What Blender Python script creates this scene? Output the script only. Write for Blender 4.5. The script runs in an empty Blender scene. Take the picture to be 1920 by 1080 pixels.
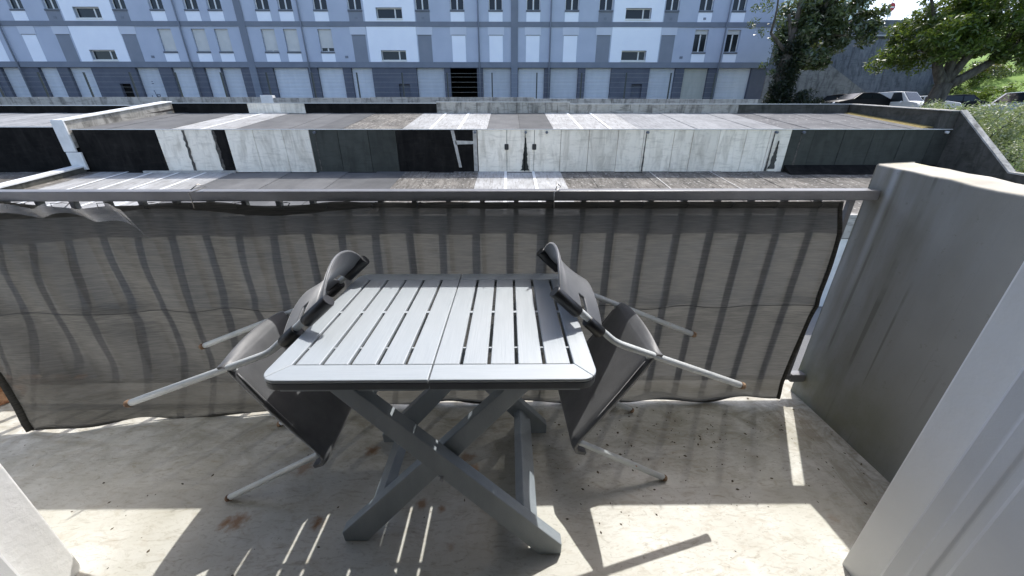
import bpy, math, random
import numpy as np
from mathutils import Vector, Matrix
random.seed(7); rng = np.random.default_rng(7)
S = bpy.context.scene
COL = S.collection
R = math.radians

# ------------------------------------------------------------------ camera
cam = bpy.data.cameras.new('camera'); cam_o = bpy.data.objects.new('camera', cam); COL.objects.link(cam_o)
cam.sensor_width = 36; cam.lens = 686.5 / 1920 * 36
cam.clip_start = 0.02; cam.clip_end = 3000
cam_o.location = (0, 0, 1.3)
cam_o.rotation_euler = (R(90 - 23.93), 0, R(-0.48))
S.camera = cam_o
# ------------------------------------------------------------------ sky and sun
SUN = Vector((0.332, 0.55, 1.0)).normalized()
w = bpy.data.worlds.new('World'); S.world = w; w.use_nodes = True
nt = w.node_tree; bg = nt.nodes['Background']
sky = nt.nodes.new('ShaderNodeTexSky'); sky.sky_type = 'NISHITA'; sky.sun_disc = False
sky.sun_elevation = math.asin(SUN.z); sky.sun_rotation = math.atan2(SUN.x, SUN.y)
sky.air_density = 0.8; sky.dust_density = 2.2; sky.ozone_density = 1.0
nt.links.new(sky.outputs[0], bg.inputs[0]); bg.inputs[1].default_value = 0.15
sl = bpy.data.lights.new('sun', 'SUN'); so = bpy.data.objects.new('sun', sl); COL.objects.link(so)
sl.energy = 2.0; sl.angle = R(0.5); sl.color = (1.0, 0.98, 0.94)
so.rotation_euler = (-SUN).to_track_quat('-Z', 'Y').to_euler(); so.location = (0, 0, 30)
S.cycles.max_bounces = 7; S.cycles.diffuse_bounces = 3; S.cycles.glossy_bounces = 3; S.cycles.transparent_max_bounces = 8
S.view_settings.view_transform = 'Standard'; S.view_settings.look = 'None'
S.view_settings.exposure = 1.26; S.view_settings.gamma = 1.0; S.view_settings.use_curve_mapping = False

# ------------------------------------------------------------------ material helpers
class NT:
    def __init__(s, name):
        s.m = bpy.data.materials.new(name); s.m.use_nodes = True
        s.t = s.m.node_tree; s.p = s.t.nodes['Principled BSDF']; s.out = s.t.nodes['Material Output']
        s.co = s.t.nodes.new('ShaderNodeTexCoord')
    def n(s, typ, **kw):
        nd = s.t.nodes.new('ShaderNode' + typ)
        for k, v in kw.items():
            if k in nd.inputs and not hasattr(nd, k): s.set(nd, k, v)
            elif hasattr(nd, k): setattr(nd, k, v)
            else: s.set(nd, k, v)
        return nd
    def set(s, nd, k, v):
        i = nd.inputs[k]
        if hasattr(v, 'is_output') or isinstance(v, bpy.types.NodeSocket): s.t.links.new(v, i)
        else: i.default_value = v
    def L(s, a, b): s.t.links.new(a, b)
    def vec(s, scale=(1, 1, 1), src='Object', loc=(0, 0, 0)):
        mp = s.n('Mapping'); s.L(s.co.outputs[src], mp.inputs['Vector'])
        mp.inputs['Scale'].default_value = scale; mp.inputs['Location'].default_value = loc
        return mp.outputs[0]
    def noise(s, scale, detail=5, rough=.55, vec=None, dist=0.0):
        nd = s.n('TexNoise'); nd.inputs['Scale'].default_value = scale; nd.inputs['Detail'].default_value = detail
        nd.inputs['Roughness'].default_value = rough; nd.inputs['Distortion'].default_value = dist
        s.L(vec if vec is not None else s.vec(), nd.inputs['Vector']); return nd.outputs['Fac']
    def ramp(s, fac, a, b, lo=0.0, hi=1.0):
        nd = s.n('MapRange'); s.L(fac, nd.inputs[0]); nd.inputs[1].default_value = a; nd.inputs[2].default_value = b
        nd.inputs[3].default_value = lo; nd.inputs[4].default_value = hi; return nd.outputs[0]
    def mix(s, fac, a, b, mode='MIX'):
        nd = s.t.nodes.new('ShaderNodeMix'); nd.data_type = 'RGBA'; nd.blend_type = mode
        for i, v in ((0, fac), (6, a), (7, b)):
            if isinstance(v, bpy.types.NodeSocket): s.L(v, nd.inputs[i])
            elif i == 0: nd.inputs[0].default_value = v
            else: nd.inputs[i].default_value = (*v, 1) if len(v) == 3 else v
        return nd.outputs[2]
    def math(s, op, a, b=0.5):
        nd = s.n('Math'); nd.operation = op
        for i, v in ((0, a), (1, b)):
            if isinstance(v, bpy.types.NodeSocket): s.L(v, nd.inputs[i])
            else: nd.inputs[i].default_value = v
        return nd.outputs[0]
    def bump(s, h, strength, dist=0.01):
        nd = s.n('Bump'); s.L(h, nd.inputs['Height']); nd.inputs['Strength'].default_value = strength
        nd.inputs['Distance'].default_value = dist; s.L(nd.outputs[0], s.p.inputs['Normal'])
    def col(s, c):
        if isinstance(c, bpy.types.NodeSocket): s.L(c, s.p.inputs['Base Color'])
        else: s.p.inputs['Base Color'].default_value = (*c, 1)
    def rand(s): return s.n('ObjectInfo').outputs['Random']
    def sep(s, src='Object'):
        nd = s.n('SeparateXYZ'); s.L(s.co.outputs[src], nd.inputs[0]); return nd.outputs

def mk(name, c1, c2=None, scale=5, rough=.7, bump=0, bscale=60, detail=6, stretch=(1, 1, 1), metal=0, spec=.5, var=0.0, lo=.35, hi=.65, bdist=.01, rvar=0.0):
    a = NT(name); a.p.inputs['Roughness'].default_value = rough; a.p.inputs['Metallic'].default_value = metal
    a.p.inputs['Specular IOR Level'].default_value = spec
    if c2 is None: c = a.mix(0.0, c1, c1)
    else: c = a.mix(a.ramp(a.noise(scale, detail, vec=a.vec(stretch)), lo, hi), c1, c2)
    if var:
        v = a.ramp(a.rand(), 0, 1, 1 - var, 1 + var)
        cc = a.n('CombineColor'); 
        for i in range(3): a.L(v, cc.inputs[i])
        c = a.mix(1.0, c, cc.outputs[0], 'MULTIPLY')
    a.col(c)
    if rvar: a.L(a.ramp(a.noise(scale * 3, 4), .3, .7, rough - rvar, rough + rvar), a.p.inputs['Roughness'])
    if bump: a.bump(a.noise(bscale, 5), bump, bdist)
    return a.m

MAT = {}
def build_materials():
    m = MAT
    # balcony floor: pale worn coating, mottled, dirt specks, moss by the railing, rust spots under chair feet
    a = NT('balcony_floor_coating'); p = a.vec()
    base = a.mix(a.ramp(a.noise(3.0, 8, .6, p), .35, .65), (.50, .487, .43), (.67, .66, .61))
    base = a.mix(a.ramp(a.noise(11, 7, .65, a.vec((1, 2.2, 1)), 1.2), .52, .75), base, (.43, .385, .31))
    st = a.noise(16, 6, .7, a.vec((.8, 2.5, 1)), 2.0)
    base = a.mix(a.math('MULTIPLY', a.ramp(st, .53, .68), .6), base, (.27, .235, .17))
    base = a.mix(a.math('MULTIPLY', a.ramp(a.noise(62, 3, .6, a.vec((1, 2.0, 1)), .8), .62, .70), .5), base, (.22, .195, .15))
    base = a.mix(a.math('MULTIPLY', a.ramp(a.noise(1.7, 6, .6), .40, .62), .45), base, (.38, .36, .285))
    xyz = a.sep()
    moss = a.math('MULTIPLY', a.ramp(xyz[1], .85, 1.5, 0, 1), a.ramp(a.noise(5, 8, .68, a.vec((1, 2, 1)), .8), .42, .62))
    base = a.mix(a.math('MULTIPLY', moss, .75), base, (.195, .17, .105))
    side = a.math('MULTIPLY', a.ramp(xyz[0], 1.1, 1.5, 0, 1), a.ramp(a.noise(7, 8, .7, a.vec((2.2, .8, 1)), 1), .45, .6))
    base = a.mix(a.math('MULTIPLY', side, .75), base, (.21, .185, .13))
    for (x, y, r, k) in ((-.98, .87, .05, .8), (-1.02, .86, .03, .8), (-.69, .86, .035, .9), (-.60, 1.18, .04, .8), (-.15, 1.08, .04, .7), (-.33, .93, .03, .75), (-.18, 1.14, .045, .6), (-.86, 1.10, .06, .6), (.02, .87, .02, .8), (1.17, .86, .03, .3), (-.20, .78, .02, .4), (-.255, .91, .022, .8)):
        vm = a.n('VectorMath'); vm.operation = 'DISTANCE'; a.L(a.co.outputs['Object'], vm.inputs[0]); vm.inputs[1].default_value = (x, y, 0)
        d = a.math('ADD', vm.outputs['Value'], a.math('MULTIPLY', a.math('SUBTRACT', a.noise(38, 4), .5), r * 1.6))
        base = a.mix(a.ramp(d, r * .2, r * .9, k, 0), base, (.26, .12, .035))
    a.col(base); a.p.inputs['Roughness'].default_value = .62
    a.bump(a.noise(45, 6), .25, .004); m['floor'] = a.m

    # weathered painted concrete wall (balcony partition) with green and dark runs
    a = NT('partition_wall_paint'); xyz = a.sep()
    base = a.mix(a.ramp(a.noise(2.5, 6), .3, .7), (.235, .24, .23), (.29, .293, .282))
    run = a.noise(3.5, 5, .6, a.vec((1, 2.2, .35)), .2)
    base = a.mix(a.math('MULTIPLY', a.ramp(run, .40, .62), a.ramp(xyz[1], 1.02, 1.42, 0, .7)), base, (.165, .158, .12))
    thin = a.math('MULTIPLY', a.ramp(a.noise(4, 2, .4, a.vec((1, 9, .12), loc=(0, .3, 0))), .62, .66), a.ramp(a.noise(3, 3), .42, .55))
    base = a.mix(a.math('MULTIPLY', thin, a.ramp(xyz[1], 1.0, 1.2, .05, .5)), base, (.085, .08, .06))
    pale = a.math('MULTIPLY', a.ramp(a.math('ABSOLUTE', a.math('SUBTRACT', xyz[1], 1.475)), .004, .02, 1, 0), a.ramp(xyz[2], .55, .95, 0, .8))
    base = a.mix(pale, base, (.40, .42, .44))
    base = a.mix(a.math('MULTIPLY', a.ramp(a.noise(40, 5, .7), .62, .70), .5), base, (.16, .155, .13))
    gr = a.math('MULTIPLY', a.ramp(xyz[2], .02, .45, 1, 0), a.ramp(a.noise(4, 6), .35, .6))
    base = a.mix(a.math('MULTIPLY', gr, a.ramp(xyz[1], .95, 1.3, 0, .8)), base, (.15, .15, .06))
    lich = a.math('MULTIPLY', a.ramp(xyz[2], 1.135, 1.142, 0, 1), a.ramp(a.noise(9, 6, .7), .45, .6))
    top = a.mix(a.ramp(a.noise(6, 6), .35, .65), (.46, .44, .385), (.34, .315, .265))
    top = a.mix(a.math('MULTIPLY', a.ramp(a.noise(7, 7, .7), .5, .62), a.ramp(xyz[1], 1.2, 1.4, .1, .55)), top, (.50, .44, .20))
    nz = a.n('SeparateXYZ'); g = a.n('NewGeometry'); a.L(g.outputs['Normal'], nz.inputs[0])
    base = a.mix(a.ramp(nz.outputs[2], .6, .8), base, top)
    a.col(base); a.p.inputs['Roughness'].default_value = .8; a.bump(a.noise(45, 6), .3, .004); m['partition'] = a.m

    m['stucco'] = mk('white_stucco', (.85, .85, .835), (.88, .88, .87), 6, .75, .5, 30, bdist=.005)
    m['frame'] = mk('door_frame_coating', (.68, .69, .70), (.73, .74, .75), 5, .35, .08, 200)
    m['room'] = mk('room_paint', (.62, .61, .59), (.66, .65, .63), 2, .8)
    m['rail'] = mk('railing_grey_paint', (.15, .15, .155), (.195, .195, .20), 9, .40, .12, 90, var=.05)
    # rusted steel
    a = NT('rusted_steel'); c = a.mix(a.ramp(a.noise(22, 7, .65), .4, .6), (.20, .075, .03), (.42, .24, .13))
    c = a.mix(a.ramp(a.noise(9, 5), .56, .62), c, (.50, .47, .43)); a.col(c); a.p.inputs['Roughness'].default_value = .85
    a.bump(a.noise(50, 6), .9, .01); m['rust'] = a.m
    m['rust_tip'] = mk('rusty_foot', (.13, .07, .04), (.30, .20, .12), 60, .8, .4, 120)
    # chair tube: pale grey enamel with rust specks
    a = NT('pale_tube_enamel'); c = a.mix(a.ramp(a.noise(14, 5), .3, .7), (.52, .55, .555), (.62, .645, .64))
    c = a.mix(a.ramp(a.noise(48, 3, .6, a.vec((1, 1, .8))), .705, .745), c, (.30, .13, .05)); a.col(c); a.p.inputs['Roughness'].default_value = .38; m['tube'] = a.m
    # chair plastic: dark seat shell, slightly lighter backrest
    for nm, c1, c2, sw in (('plastic', (.07, .073, .078), (.125, .128, .134), 1.0), ('plastic_back', (.085, .09, .097), (.14, .145, .152), .8)):
        a = NT('dark_grey_moulded_' + nm); c = a.mix(a.ramp(a.noise(9, 6, .65), .3, .72), c1, c2); a.col(c)
        a.L(a.ramp(a.noise(12, 5), .3, .7, .40, .58), a.p.inputs['Roughness']); a.p.inputs['Specular IOR Level'].default_value = .6
        a.p.inputs['Sheen Weight'].default_value = sw; a.p.inputs['Sheen Roughness'].default_value = .3
        a.bump(a.noise(220, 3), .15, .002); m[nm] = a.m
    m['plastic_black'] = mk('black_plastic_sleeve', (.012, .013, .015), (.022, .023, .025), 20, .42)
    # table resin: fine brushed wood-like grain along slats (X stretched variant for the end rails)
    for nm, st in (('slat', (1.0, .035, 1)), ('endrail', (.035, 1.0, 1))):
        a = NT('grey_resin_' + nm); g1 = a.noise(260, 4, .6, a.vec(st)); g2 = a.noise(7, 4, .5)
        c = a.mix(a.ramp(g1, .3, .7), (.325, .36, .385), (.38, .415, .44)); c = a.mix(a.ramp(g2, .3, .7, 0, .5), c, (.345, .372, .392)); a.col(c)
        a.L(a.ramp(g1, .3, .7, .38, .55), a.p.inputs['Roughness']); a.p.inputs['Specular IOR Level'].default_value = .8
        a.bump(g1, .2, .002); m[nm] = a.m
    m['table_leg'] = mk('grey_resin_leg', (.26, .295, .32), (.32, .355, .38), 14, .42, .2, 300, stretch=(1, 1, .3))
    m['edge_shade'] = mk('shade_toned_resin_edge', (.075, .085, .095), (.095, .105, .115), 14, .45)  # same resin as the top, darkened to paint in the edge's shade
    # privacy net: knitted, mostly closed, lets some light through
    a = NT('grey_privacy_net'); t = a.t
    lines = a.noise(1, 3, .6, a.vec((14, 14, 260)), .1); patch = a.noise(3.2, 6, .6)
    xyz = a.sep()
    op = a.math('ADD', a.ramp(lines, .35, .65, .008, .062), a.ramp(patch, .3, .7, -.01, .012))
    dk = a.ramp(a.noise(120, 2, .5, a.vec((1, 1, 2.2))), .3, .7, .8, 1.2)
    colr = a.mix(a.ramp(lines, .36, .64), (.130, .128, .120), (.082, .081, .077))
    di = a.n('BsdfDiffuse'); a.L(a.mix(1.0, colr, (.75, .74, .70), 'MULTIPLY'), di.inputs[0]); tr = a.n('BsdfTranslucent'); a.L(a.mix(1.0, colr, (1.2, 1.19, 1.14), 'MULTIPLY'), tr.inputs[0])
    tp = a.n('BsdfTransparent'); m1 = a.n('MixShader'); m1.inputs[0].default_value = .55; a.L(di.outputs[0], m1.inputs[1]); a.L(tr.outputs[0], m1.inputs[2])
    m2 = a.n('MixShader'); a.L(a.math('MULTIPLY', op, dk), m2.inputs[0]); a.L(m1.outputs[0], m2.inputs[1]); a.L(tp.outputs[0], m2.inputs[2])
    a.L(m2.outputs[0], a.out.inputs[0]); m['net'] = a.m
    a = NT('clear_plastic_film'); gl = a.n('BsdfGlossy'); gl.inputs['Roughness'].default_value = .25; tp = a.n('BsdfTransparent'); tl = a.n('BsdfTranslucent')
    ms = a.n('MixShader'); ms.inputs[0].default_value = .15; a.L(tp.outputs[0], ms.inputs[1]); a.L(tl.outputs[0], ms.inputs[2])
    m3 = a.n('MixShader'); m3.inputs[0].default_value = .12; a.L(ms.outputs[0], m3.inputs[1]); a.L(gl.outputs[0], m3.inputs[2]); a.L(m3.outputs[0], a.out.inputs[0]); m['film'] = a.m
    m['cord'] = mk('black_cord', (.02, .02, .02), None, rough=.6)
    m['wire'] = mk('bare_wire', (.35, .33, .3), None, rough=.4, metal=.8)
    m['debris'] = mk('dry_leaf_bits', (.05, .04, .03), (.13, .10, .06), 40, .9)

    # roofing: white painted, dark bitumen, mossy brown, pale grey; coloured strip by strip
    def roof(name, c1, c2, sp=None, spc=(.1, .1, .1), sps=40, th=(.6, .66), streak=True, var=.1, dirt=(.2, .19, .17), dk=.5):
        a = NT(name); c = a.mix(a.ramp(a.noise(1.3, 7, .62), .35, .65), c1, c2)
        if streak: c = a.mix(a.math('MULTIPLY', a.ramp(a.noise(5, 7, .65, a.vec((2.4, .45, 1)), .8), .48, .68), dk), c, dirt)
        if streak: c = a.mix(a.math('MULTIPLY', a.ramp(a.noise(4, 5, .6, a.vec((6, .18, 1)), .1), .5, .66), .45), c, dirt)
        if sp: c = a.mix(a.ramp(a.noise(sps, 3), *th), c, spc)
        v = a.ramp(a.rand(), 0, 1, 1 - var, 1 + var); cc = a.n('CombineColor')
        for i in range(3): a.L(v, cc.inputs[i])
        a.col(a.mix(1.0, c, cc.outputs[0], 'MULTIPLY')); a.p.inputs['Roughness'].default_value = .85; a.p.inputs['Specular IOR Level'].default_value = .1
        a.bump(a.noise(14, 6), .3, .02); m[name] = a.m
    roof('membrane_white', (.32, .315, .30), (.45, .445, .43), dirt=(.20, .19, .172), dk=.85)
    roof('membrane_dark', (.11, .109, .106), (.155, .153, .148), var=.18, dirt=(.12, .12, .12), dk=.4)
    roof('membrane_brown', (.12, .112, .10), (.235, .215, .185), sp=True, spc=(.42, .40, .36), sps=9, th=(.60, .70), dirt=(.045, .04, .032), dk=.8)
    roof('membrane_pale', (.24, .24, .238), (.32, .32, .315), dirt=(.14, .14, .14), dk=.6)
    roof('membrane_speckled', (.12, .118, .117), (.18, .176, .172), sp=True, spc=(.34, .32, .31), sps=5.5, th=(.64, .70), dirt=(.06, .06, .06))
    # wall facing panels (vertical runs)
    def facing(name, c1, c2, dirt, k, var=.08, fine=.0):
        a = NT(name); c = a.mix(a.ramp(a.noise(2, 7, .6), .3, .7), c1, c2)
        c = a.mix(a.math('MULTIPLY', a.ramp(a.noise(2.2, 7, .66, a.vec((1.5, 1, .35)), .6), .47, .68), k), c, dirt)
        c = a.mix(a.math('MULTIPLY', a.ramp(a.noise(3.5, 5, .6, a.vec((.7, 1, 3.5)), .3), .52, .66), k * .5), c, dirt)
        v = a.ramp(a.rand(), 0, 1, 1 - var, 1 + var); cc = a.n('CombineColor')
        for i in range(3): a.L(v, cc.inputs[i])
        a.col(a.mix(1.0, c, cc.outputs[0], 'MULTIPLY')); a.p.inputs['Roughness'].default_value = .8; a.p.inputs['Specular IOR Level'].default_value = .06
        a.bump(a.noise(9, 6), .35, .02); m[name] = a.m
    facing('facing_white', (.82, .755, .64), (.90, .835, .72), (.38, .335, .26), .55)
    facing('facing_dark', (.052, .055, .048), (.07, .073, .064), (.03, .031, .027), .5, .12)
    facing('facing_black', (.006, .006, .006), (.016, .015, .014), (.05, .045, .04), .25)
    facing('concrete_old', (.34, .32, .28), (.47, .445, .395), (.085, .08, .07), .95)
    facing('concrete_low', (.37, .355, .32), (.46, .44, .40), (.12, .115, .105), .9)
    facing('concrete_dark', (.07, .068, .06), (.12, .115, .10), (.03, .032, .025), .8)
    facing('concrete_mid', (.22, .22, .215), (.30, .30, .29), (.09, .09, .09), .9)
    facing('concrete_retaining', (.15, .16, .175), (.205, .215, .23), (.07, .075, .085), .9)
    m['stain'] = mk('black_damp_stain', (.03, .028, .025), (.13, .115, .095), 9, .9)
    m['moss'] = mk('ochre_moss', (.16, .115, .03), (.26, .2, .06), 12, .95, .6, 40)
    m['coping'] = mk('white_flashing', (.62, .62, .60), (.74, .74, .72), 3, .6)
    m['strip_dark'] = mk('dark_felt_lap', (.03, .026, .024), (.06, .05, .045), 5, .9)
    m['strip_dirty'] = mk('peeled_strip', (.32, .30, .27), (.5, .48, .44), 5, .8)
    # opposite apartment block
    m['fac_blue'] = mk('facade_blue_grey', (.41, .46, .56), (.45, .50, .60), .8, .8, .1, 8)
    m['fac_white'] = mk('facade_white', (.80, .85, .94), (.84, .89, .97), .9, .8)
    m['fac_light'] = mk('facade_pale_box', (.53, .57, .65), (.57, .61, .69), 1, .8)
    m['fac_grey'] = mk('facade_mid_grey', (.20, .225, .27), (.225, .25, .295), 1.2, .8)
    m['fac_band'] = mk('facade_band_grey', (.165, .19, .235), (.19, .215, .262), 1.2, .8)
    m['fac_slate'] = mk('facade_slate', (.08, .09, .12), (.105, .115, .145), 1.0, .75)
    a = NT('garage_door_paint'); wv = a.n('TexWave'); wv.bands_direction = 'Z'; wv.inputs['Scale'].default_value = 3.2; a.L(a.vec(), wv.inputs['Vector'])
    c = a.mix(a.ramp(a.noise(1.2, 5, .6, a.vec((2.5, 1, .5))), .3, .7), (.52, .555, .60), (.60, .63, .67))
    c = a.mix(a.ramp(wv.outputs['Fac'], .0, .25, .35, 0), c, (.25, .28, .32)); 
    v = a.ramp(a.rand(), 0, 1, .85, 1.12); cc = a.n('CombineColor')
    for i in range(3): a.L(v, cc.inputs[i])
    a.col(a.mix(1.0, c, cc.outputs[0], 'MULTIPLY')); a.p.inputs['Roughness'].default_value = .5; a.bump(wv.outputs['Fac'], .5, .03); m['door'] = a.m
    a = NT('green_grey_garage_door'); a.col(a.mix(a.ramp(a.noise(2, 6, .6, a.vec((3, 1, .5))), .3, .7), (.36, .37, .33), (.45, .455, .42))); m['door_old'] = a.m
    m['pvc'] = mk('white_window_frame', (.68, .69, .68), (.74, .75, .74), 3, .4)
    m['shutter'] = mk('pale_roller_shutter', (.52, .53, .52), (.58, .585, .57), 2, .6)
    a = NT('window_glass'); a.col((.02, .025, .03)); a.p.inputs['Roughness'].default_value = .12; a.p.inputs['Specular IOR Level'].default_value = .35; m['glass'] = a.m
    m['sill'] = mk('concrete_sill', (.11, .125, .15), (.14, .155, .18), 3, .8)
    m['dark_void'] = mk('unlit_interior', (.012, .012, .012), None, rough=.95, spec=.05)
    m['post'] = mk('dark_green_post', (.03, .04, .04), None, rough=.5)
    m['fwire'] = mk('fence_wire', (.30, .33, .33), None, rough=.5)
    # ground
    a = NT('ground_asphalt_and_grass'); xyz = a.sep()
    asp = a.mix(a.ramp(a.noise(.9, 8), .3, .7), (.10, .10, .098), (.16, .158, .152))
    asp = a.mix(a.ramp(a.noise(.25, 6), .45, .7), asp, (.21, .205, .195))
    gra = a.mix(a.ramp(a.noise(1.2, 8, .65), .3, .7), (.10, .19, .02), (.20, .31, .045))
    gm = a.math('MAXIMUM', a.math('MULTIPLY', a.ramp(xyz[0], 36.5, 38), a.ramp(xyz[1], 27, 30)), a.math('MULTIPLY', a.ramp(xyz[0], 16.3, 16.8), a.ramp(xyz[1], 20, 18.5)))
    a.col(a.mix(gm, asp, gra)); a.p.inputs['Roughness'].default_value = .9; a.bump(a.noise(20, 6), .4, .03); m['ground'] = a.m
    m['road_upper'] = mk('upper_road', (.07, .07, .07), (.10, .10, .10), 2, .9)
    # plants
    def leaf(name, c1, c2, rough=.38, tr=.35):
        a = NT(name); g = a.n('NewGeometry'); c = a.mix(g.outputs['Random Per Island'], c1, c2); a.col(c)
        a.p.inputs['Roughness'].default_value = rough; a.p.inputs['Specular IOR Level'].default_value = .6
        t = a.n('BsdfTranslucent'); a.L(a.mix(.6, c, (.22, .30, .03)), t.inputs[0]); ms = a.n('MixShader'); ms.inputs[0].default_value = tr
        a.L(a.p.outputs[0], ms.inputs[1]); a.L(t.outputs[0], ms.inputs[2]); a.L(ms.outputs[0], a.out.inputs[0]); m[name] = a.m
    leaf('leaf_dark', (.028, .048, .022), (.14, .17, .10), .22, .22); leaf('leaf_mid', (.035, .075, .014), (.13, .18, .035), .3, .3)  # leaf_dark: silvery glints are painted into its paler leaf tones
    leaf('leaf_ivy', (.004, .009, .004), (.013, .025, .009), .5, .08); leaf('leaf_pale', (.10, .135, .05), (.46, .48, .33), .5, .35)
    leaf('leaf_bright', (.05, .10, .012), (.13, .19, .03)); leaf('leaf_red', (.09, .03, .015), (.16, .08, .03))
    m['bark'] = mk('bark', (.05, .042, .033), (.13, .115, .095), 6, .9, .8, 14, stretch=(1, 1, .3), bdist=.05)
    # cars
    def paint(name, c, r=.22, coat=.7):
        r = r if c[0] > .1 else .4
        a = NT(name); a.col(c); a.p.inputs['Roughness'].default_value = r; a.p.inputs['Coat Weight'].default_value = coat if c[0] > .1 else .0; a.p.inputs['Specular IOR Level'].default_value = .3 if c[0] > .1 else .1; a.p.inputs['Coat Roughness'].default_value = .05; m[name] = a.m
    paint('car_black', (.010, .011, .014)); paint('car_white', (.70, .71, .71), .3); paint('car_navy', (.012, .014, .022)); paint('car_silver', (.42, .45, .44), .3); paint('car_brown', (.02, .017, .016))
    m['tyre'] = mk('tyre_rubber', (.015, .015, .015), None, rough=.8); m['rim'] = mk('alloy_rim', (.35, .35, .36), None, rough=.3, metal=.9)
    a = NT('headlamp_lens'); a.col((.6, .62, .64)); a.p.inputs['Roughness'].default_value = .08; m['lamp'] = a.m
    m['tail'] = mk('tail_lamp_red', (.35, .02, .015), None, rough=.2)
    m['sign_red'] = mk('sign_red', (.45, .02, .03), None, rough=.4); m['sign_white'] = mk('sign_white', (.75, .75, .74), None, rough=.4)
    m['galv'] = mk('galvanised_post', (.30, .31, .32), None, rough=.5, metal=.5)
build_materials()

# ------------------------------------------------------------------ mesh helpers
class MB:
    def __init__(s): s.v = []; s.f = []; s.sm = []
    def box(s, x0, x1, y0, y1, z0, z1):
        b = len(s.v)
        s.v += [(x0, y0, z0), (x1, y0, z0), (x1, y1, z0), (x0, y1, z0), (x0, y0, z1), (x1, y0, z1), (x1, y1, z1), (x0, y1, z1)]
        s.f += [tuple(b + i for i in q) for q in ((0, 3, 2, 1), (4, 5, 6, 7), (0, 1, 5, 4), (1, 2, 6, 5), (2, 3, 7, 6), (3, 0, 4, 7))]; return s
    def hexa(s, pts):   # 8 points, order as box
        b = len(s.v); s.v += [tuple(p) for p in pts]
        s.f += [tuple(b + i for i in q) for q in ((0, 3, 2, 1), (4, 5, 6, 7), (0, 1, 5, 4), (1, 2, 6, 5), (2, 3, 7, 6), (3, 0, 4, 7))]; return s
    def prism(s, poly, axis, a0, a1):
        n = len(poly); b = len(s.v)
        def mkp(p, t): return {'x': (t, p[0], p[1]), 'y': (p[0], t, p[1]), 'z': (p[0], p[1], t)}[axis]
        s.v += [mkp(p, a0) for p in poly] + [mkp(p, a1) for p in poly]
        s.f.append(tuple(b + i for i in range(n))[::-1]); s.f.append(tuple(b + n + i for i in range(n)))
        for i in range(n): j = (i + 1) % n; s.f.append((b + i, b + j, b + n + j, b + n + i))
        return s
    def tube(s, pts, rad, n=10, cap=True, flat=1.0):
        pts = [Vector(p) for p in pts]; rs = rad if isinstance(rad, (list, tuple)) else [rad] * len(pts); b = len(s.v)
        T = []
        for i in range(len(pts)):
            d = (pts[min(i + 1, len(pts) - 1)] - pts[max(i - 1, 0)]); T.append(d.normalized() if d.length > 1e-9 else Vector((0, 0, 1)))
        ref = Vector((0, 0, 1)) if abs(T[0].z) < .9 else Vector((0, 1, 0))
        u = T[0].cross(ref).normalized()
        for i, p in enumerate(pts):
            u = (u - T[i] * u.dot(T[i])).normalized(); vv = T[i].cross(u)
            for k in range(n):
                a = 2 * math.pi * k / n; s.v.append(tuple(p + (u * math.cos(a) + vv * math.sin(a) * flat) * rs[i]))
        for i in range(len(pts) - 1):
            for k in range(n):
                k2 = (k + 1) % n; s.f.append((b + i * n + k, b + i * n + k2, b + (i + 1) * n + k2, b + (i + 1) * n + k)); s.sm.append(len(s.f) - 1)
        if cap:
            s.f.append(tuple(b + k for k in range(n))[::-1]); s.f.append(tuple(b + (len(pts) - 1) * n + k for k in range(n)))
        return s
    def grid(s, fn, nu, nv, skip=None, smooth=True):
        b = len(s.v)
        for i in range(nu + 1):
            for j in range(nv + 1): s.v.append(tuple(fn(i / nu, j / nv)))
        for i in range(nu):
            for j in range(nv):
                if skip and skip((i + .5) / nu, (j + .5) / nv): continue
                s.f.append((b + i * (nv + 1) + j, b + (i + 1) * (nv + 1) + j, b + (i + 1) * (nv + 1) + j + 1, b + i * (nv + 1) + j + 1))
                if smooth: s.sm.append(len(s.f) - 1)
        return s
    def mesh(s, name):
        me = bpy.data.meshes.new(name); me.from_pydata(s.v, [], s.f); me.update()
        if s.sm:
            fl = np.zeros(len(s.f), bool); fl[s.sm] = True; me.polygons.foreach_set('use_smooth', fl)
        return me
    def build(s, name, mat, parent=None, loc=None, bevel=0, solid=0, seg=2):
        o = bpy.data.objects.new(name, s.mesh(name)); COL.objects.link(o)
        o.data.materials.append(MAT[mat] if isinstance(mat, str) else mat)
        if parent is not None: o.parent = parent
        if loc is not None: o.location = loc
        if solid: md = o.modifiers.new('solid', 'SOLIDIFY'); md.thickness = solid; md.offset = 0
        if bevel: md = o.modifiers.new('bevel', 'BEVEL'); md.width = bevel; md.segments = seg; md.limit_method = 'ANGLE'; md.angle_limit = R(40)
        return o
def tag(o, label=None, cat=None, group=None, kind=None):
    if label: o['label'] = label
    if cat: o['category'] = cat
    if group: o['group'] = group
    if kind: o['kind'] = kind
    return o
def empty(name, loc=(0, 0, 0), rz=0):
    o = bpy.data.objects.new(name, None); COL.objects.link(o); o.location = loc; o.rotation_euler = (0, 0, rz); o.empty_display_size = .2; return o
def link_mesh(name, me, parent, loc=(0, 0, 0), scale=(1, 1, 1)):
    o = bpy.data.objects.new(name, me); COL.objects.link(o); o.parent = parent; o.location = loc; o.scale = scale; return o
def copy_tree(o, parent=None):
    c = o.copy(); COL.objects.link(c); c.parent = parent
    for ch in list(o.children): copy_tree(ch, c)
    return c
def box(name, mat, d, parent=None, bevel=0): return MB().box(*d).build(name, mat, parent, bevel=bevel)
def lerp(a, b, t): return a + (b - a) * t
def sstep(x, a, b):
    t = min(1, max(0, (x - a) / (b - a))); return t * t * (3 - 2 * t)

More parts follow.
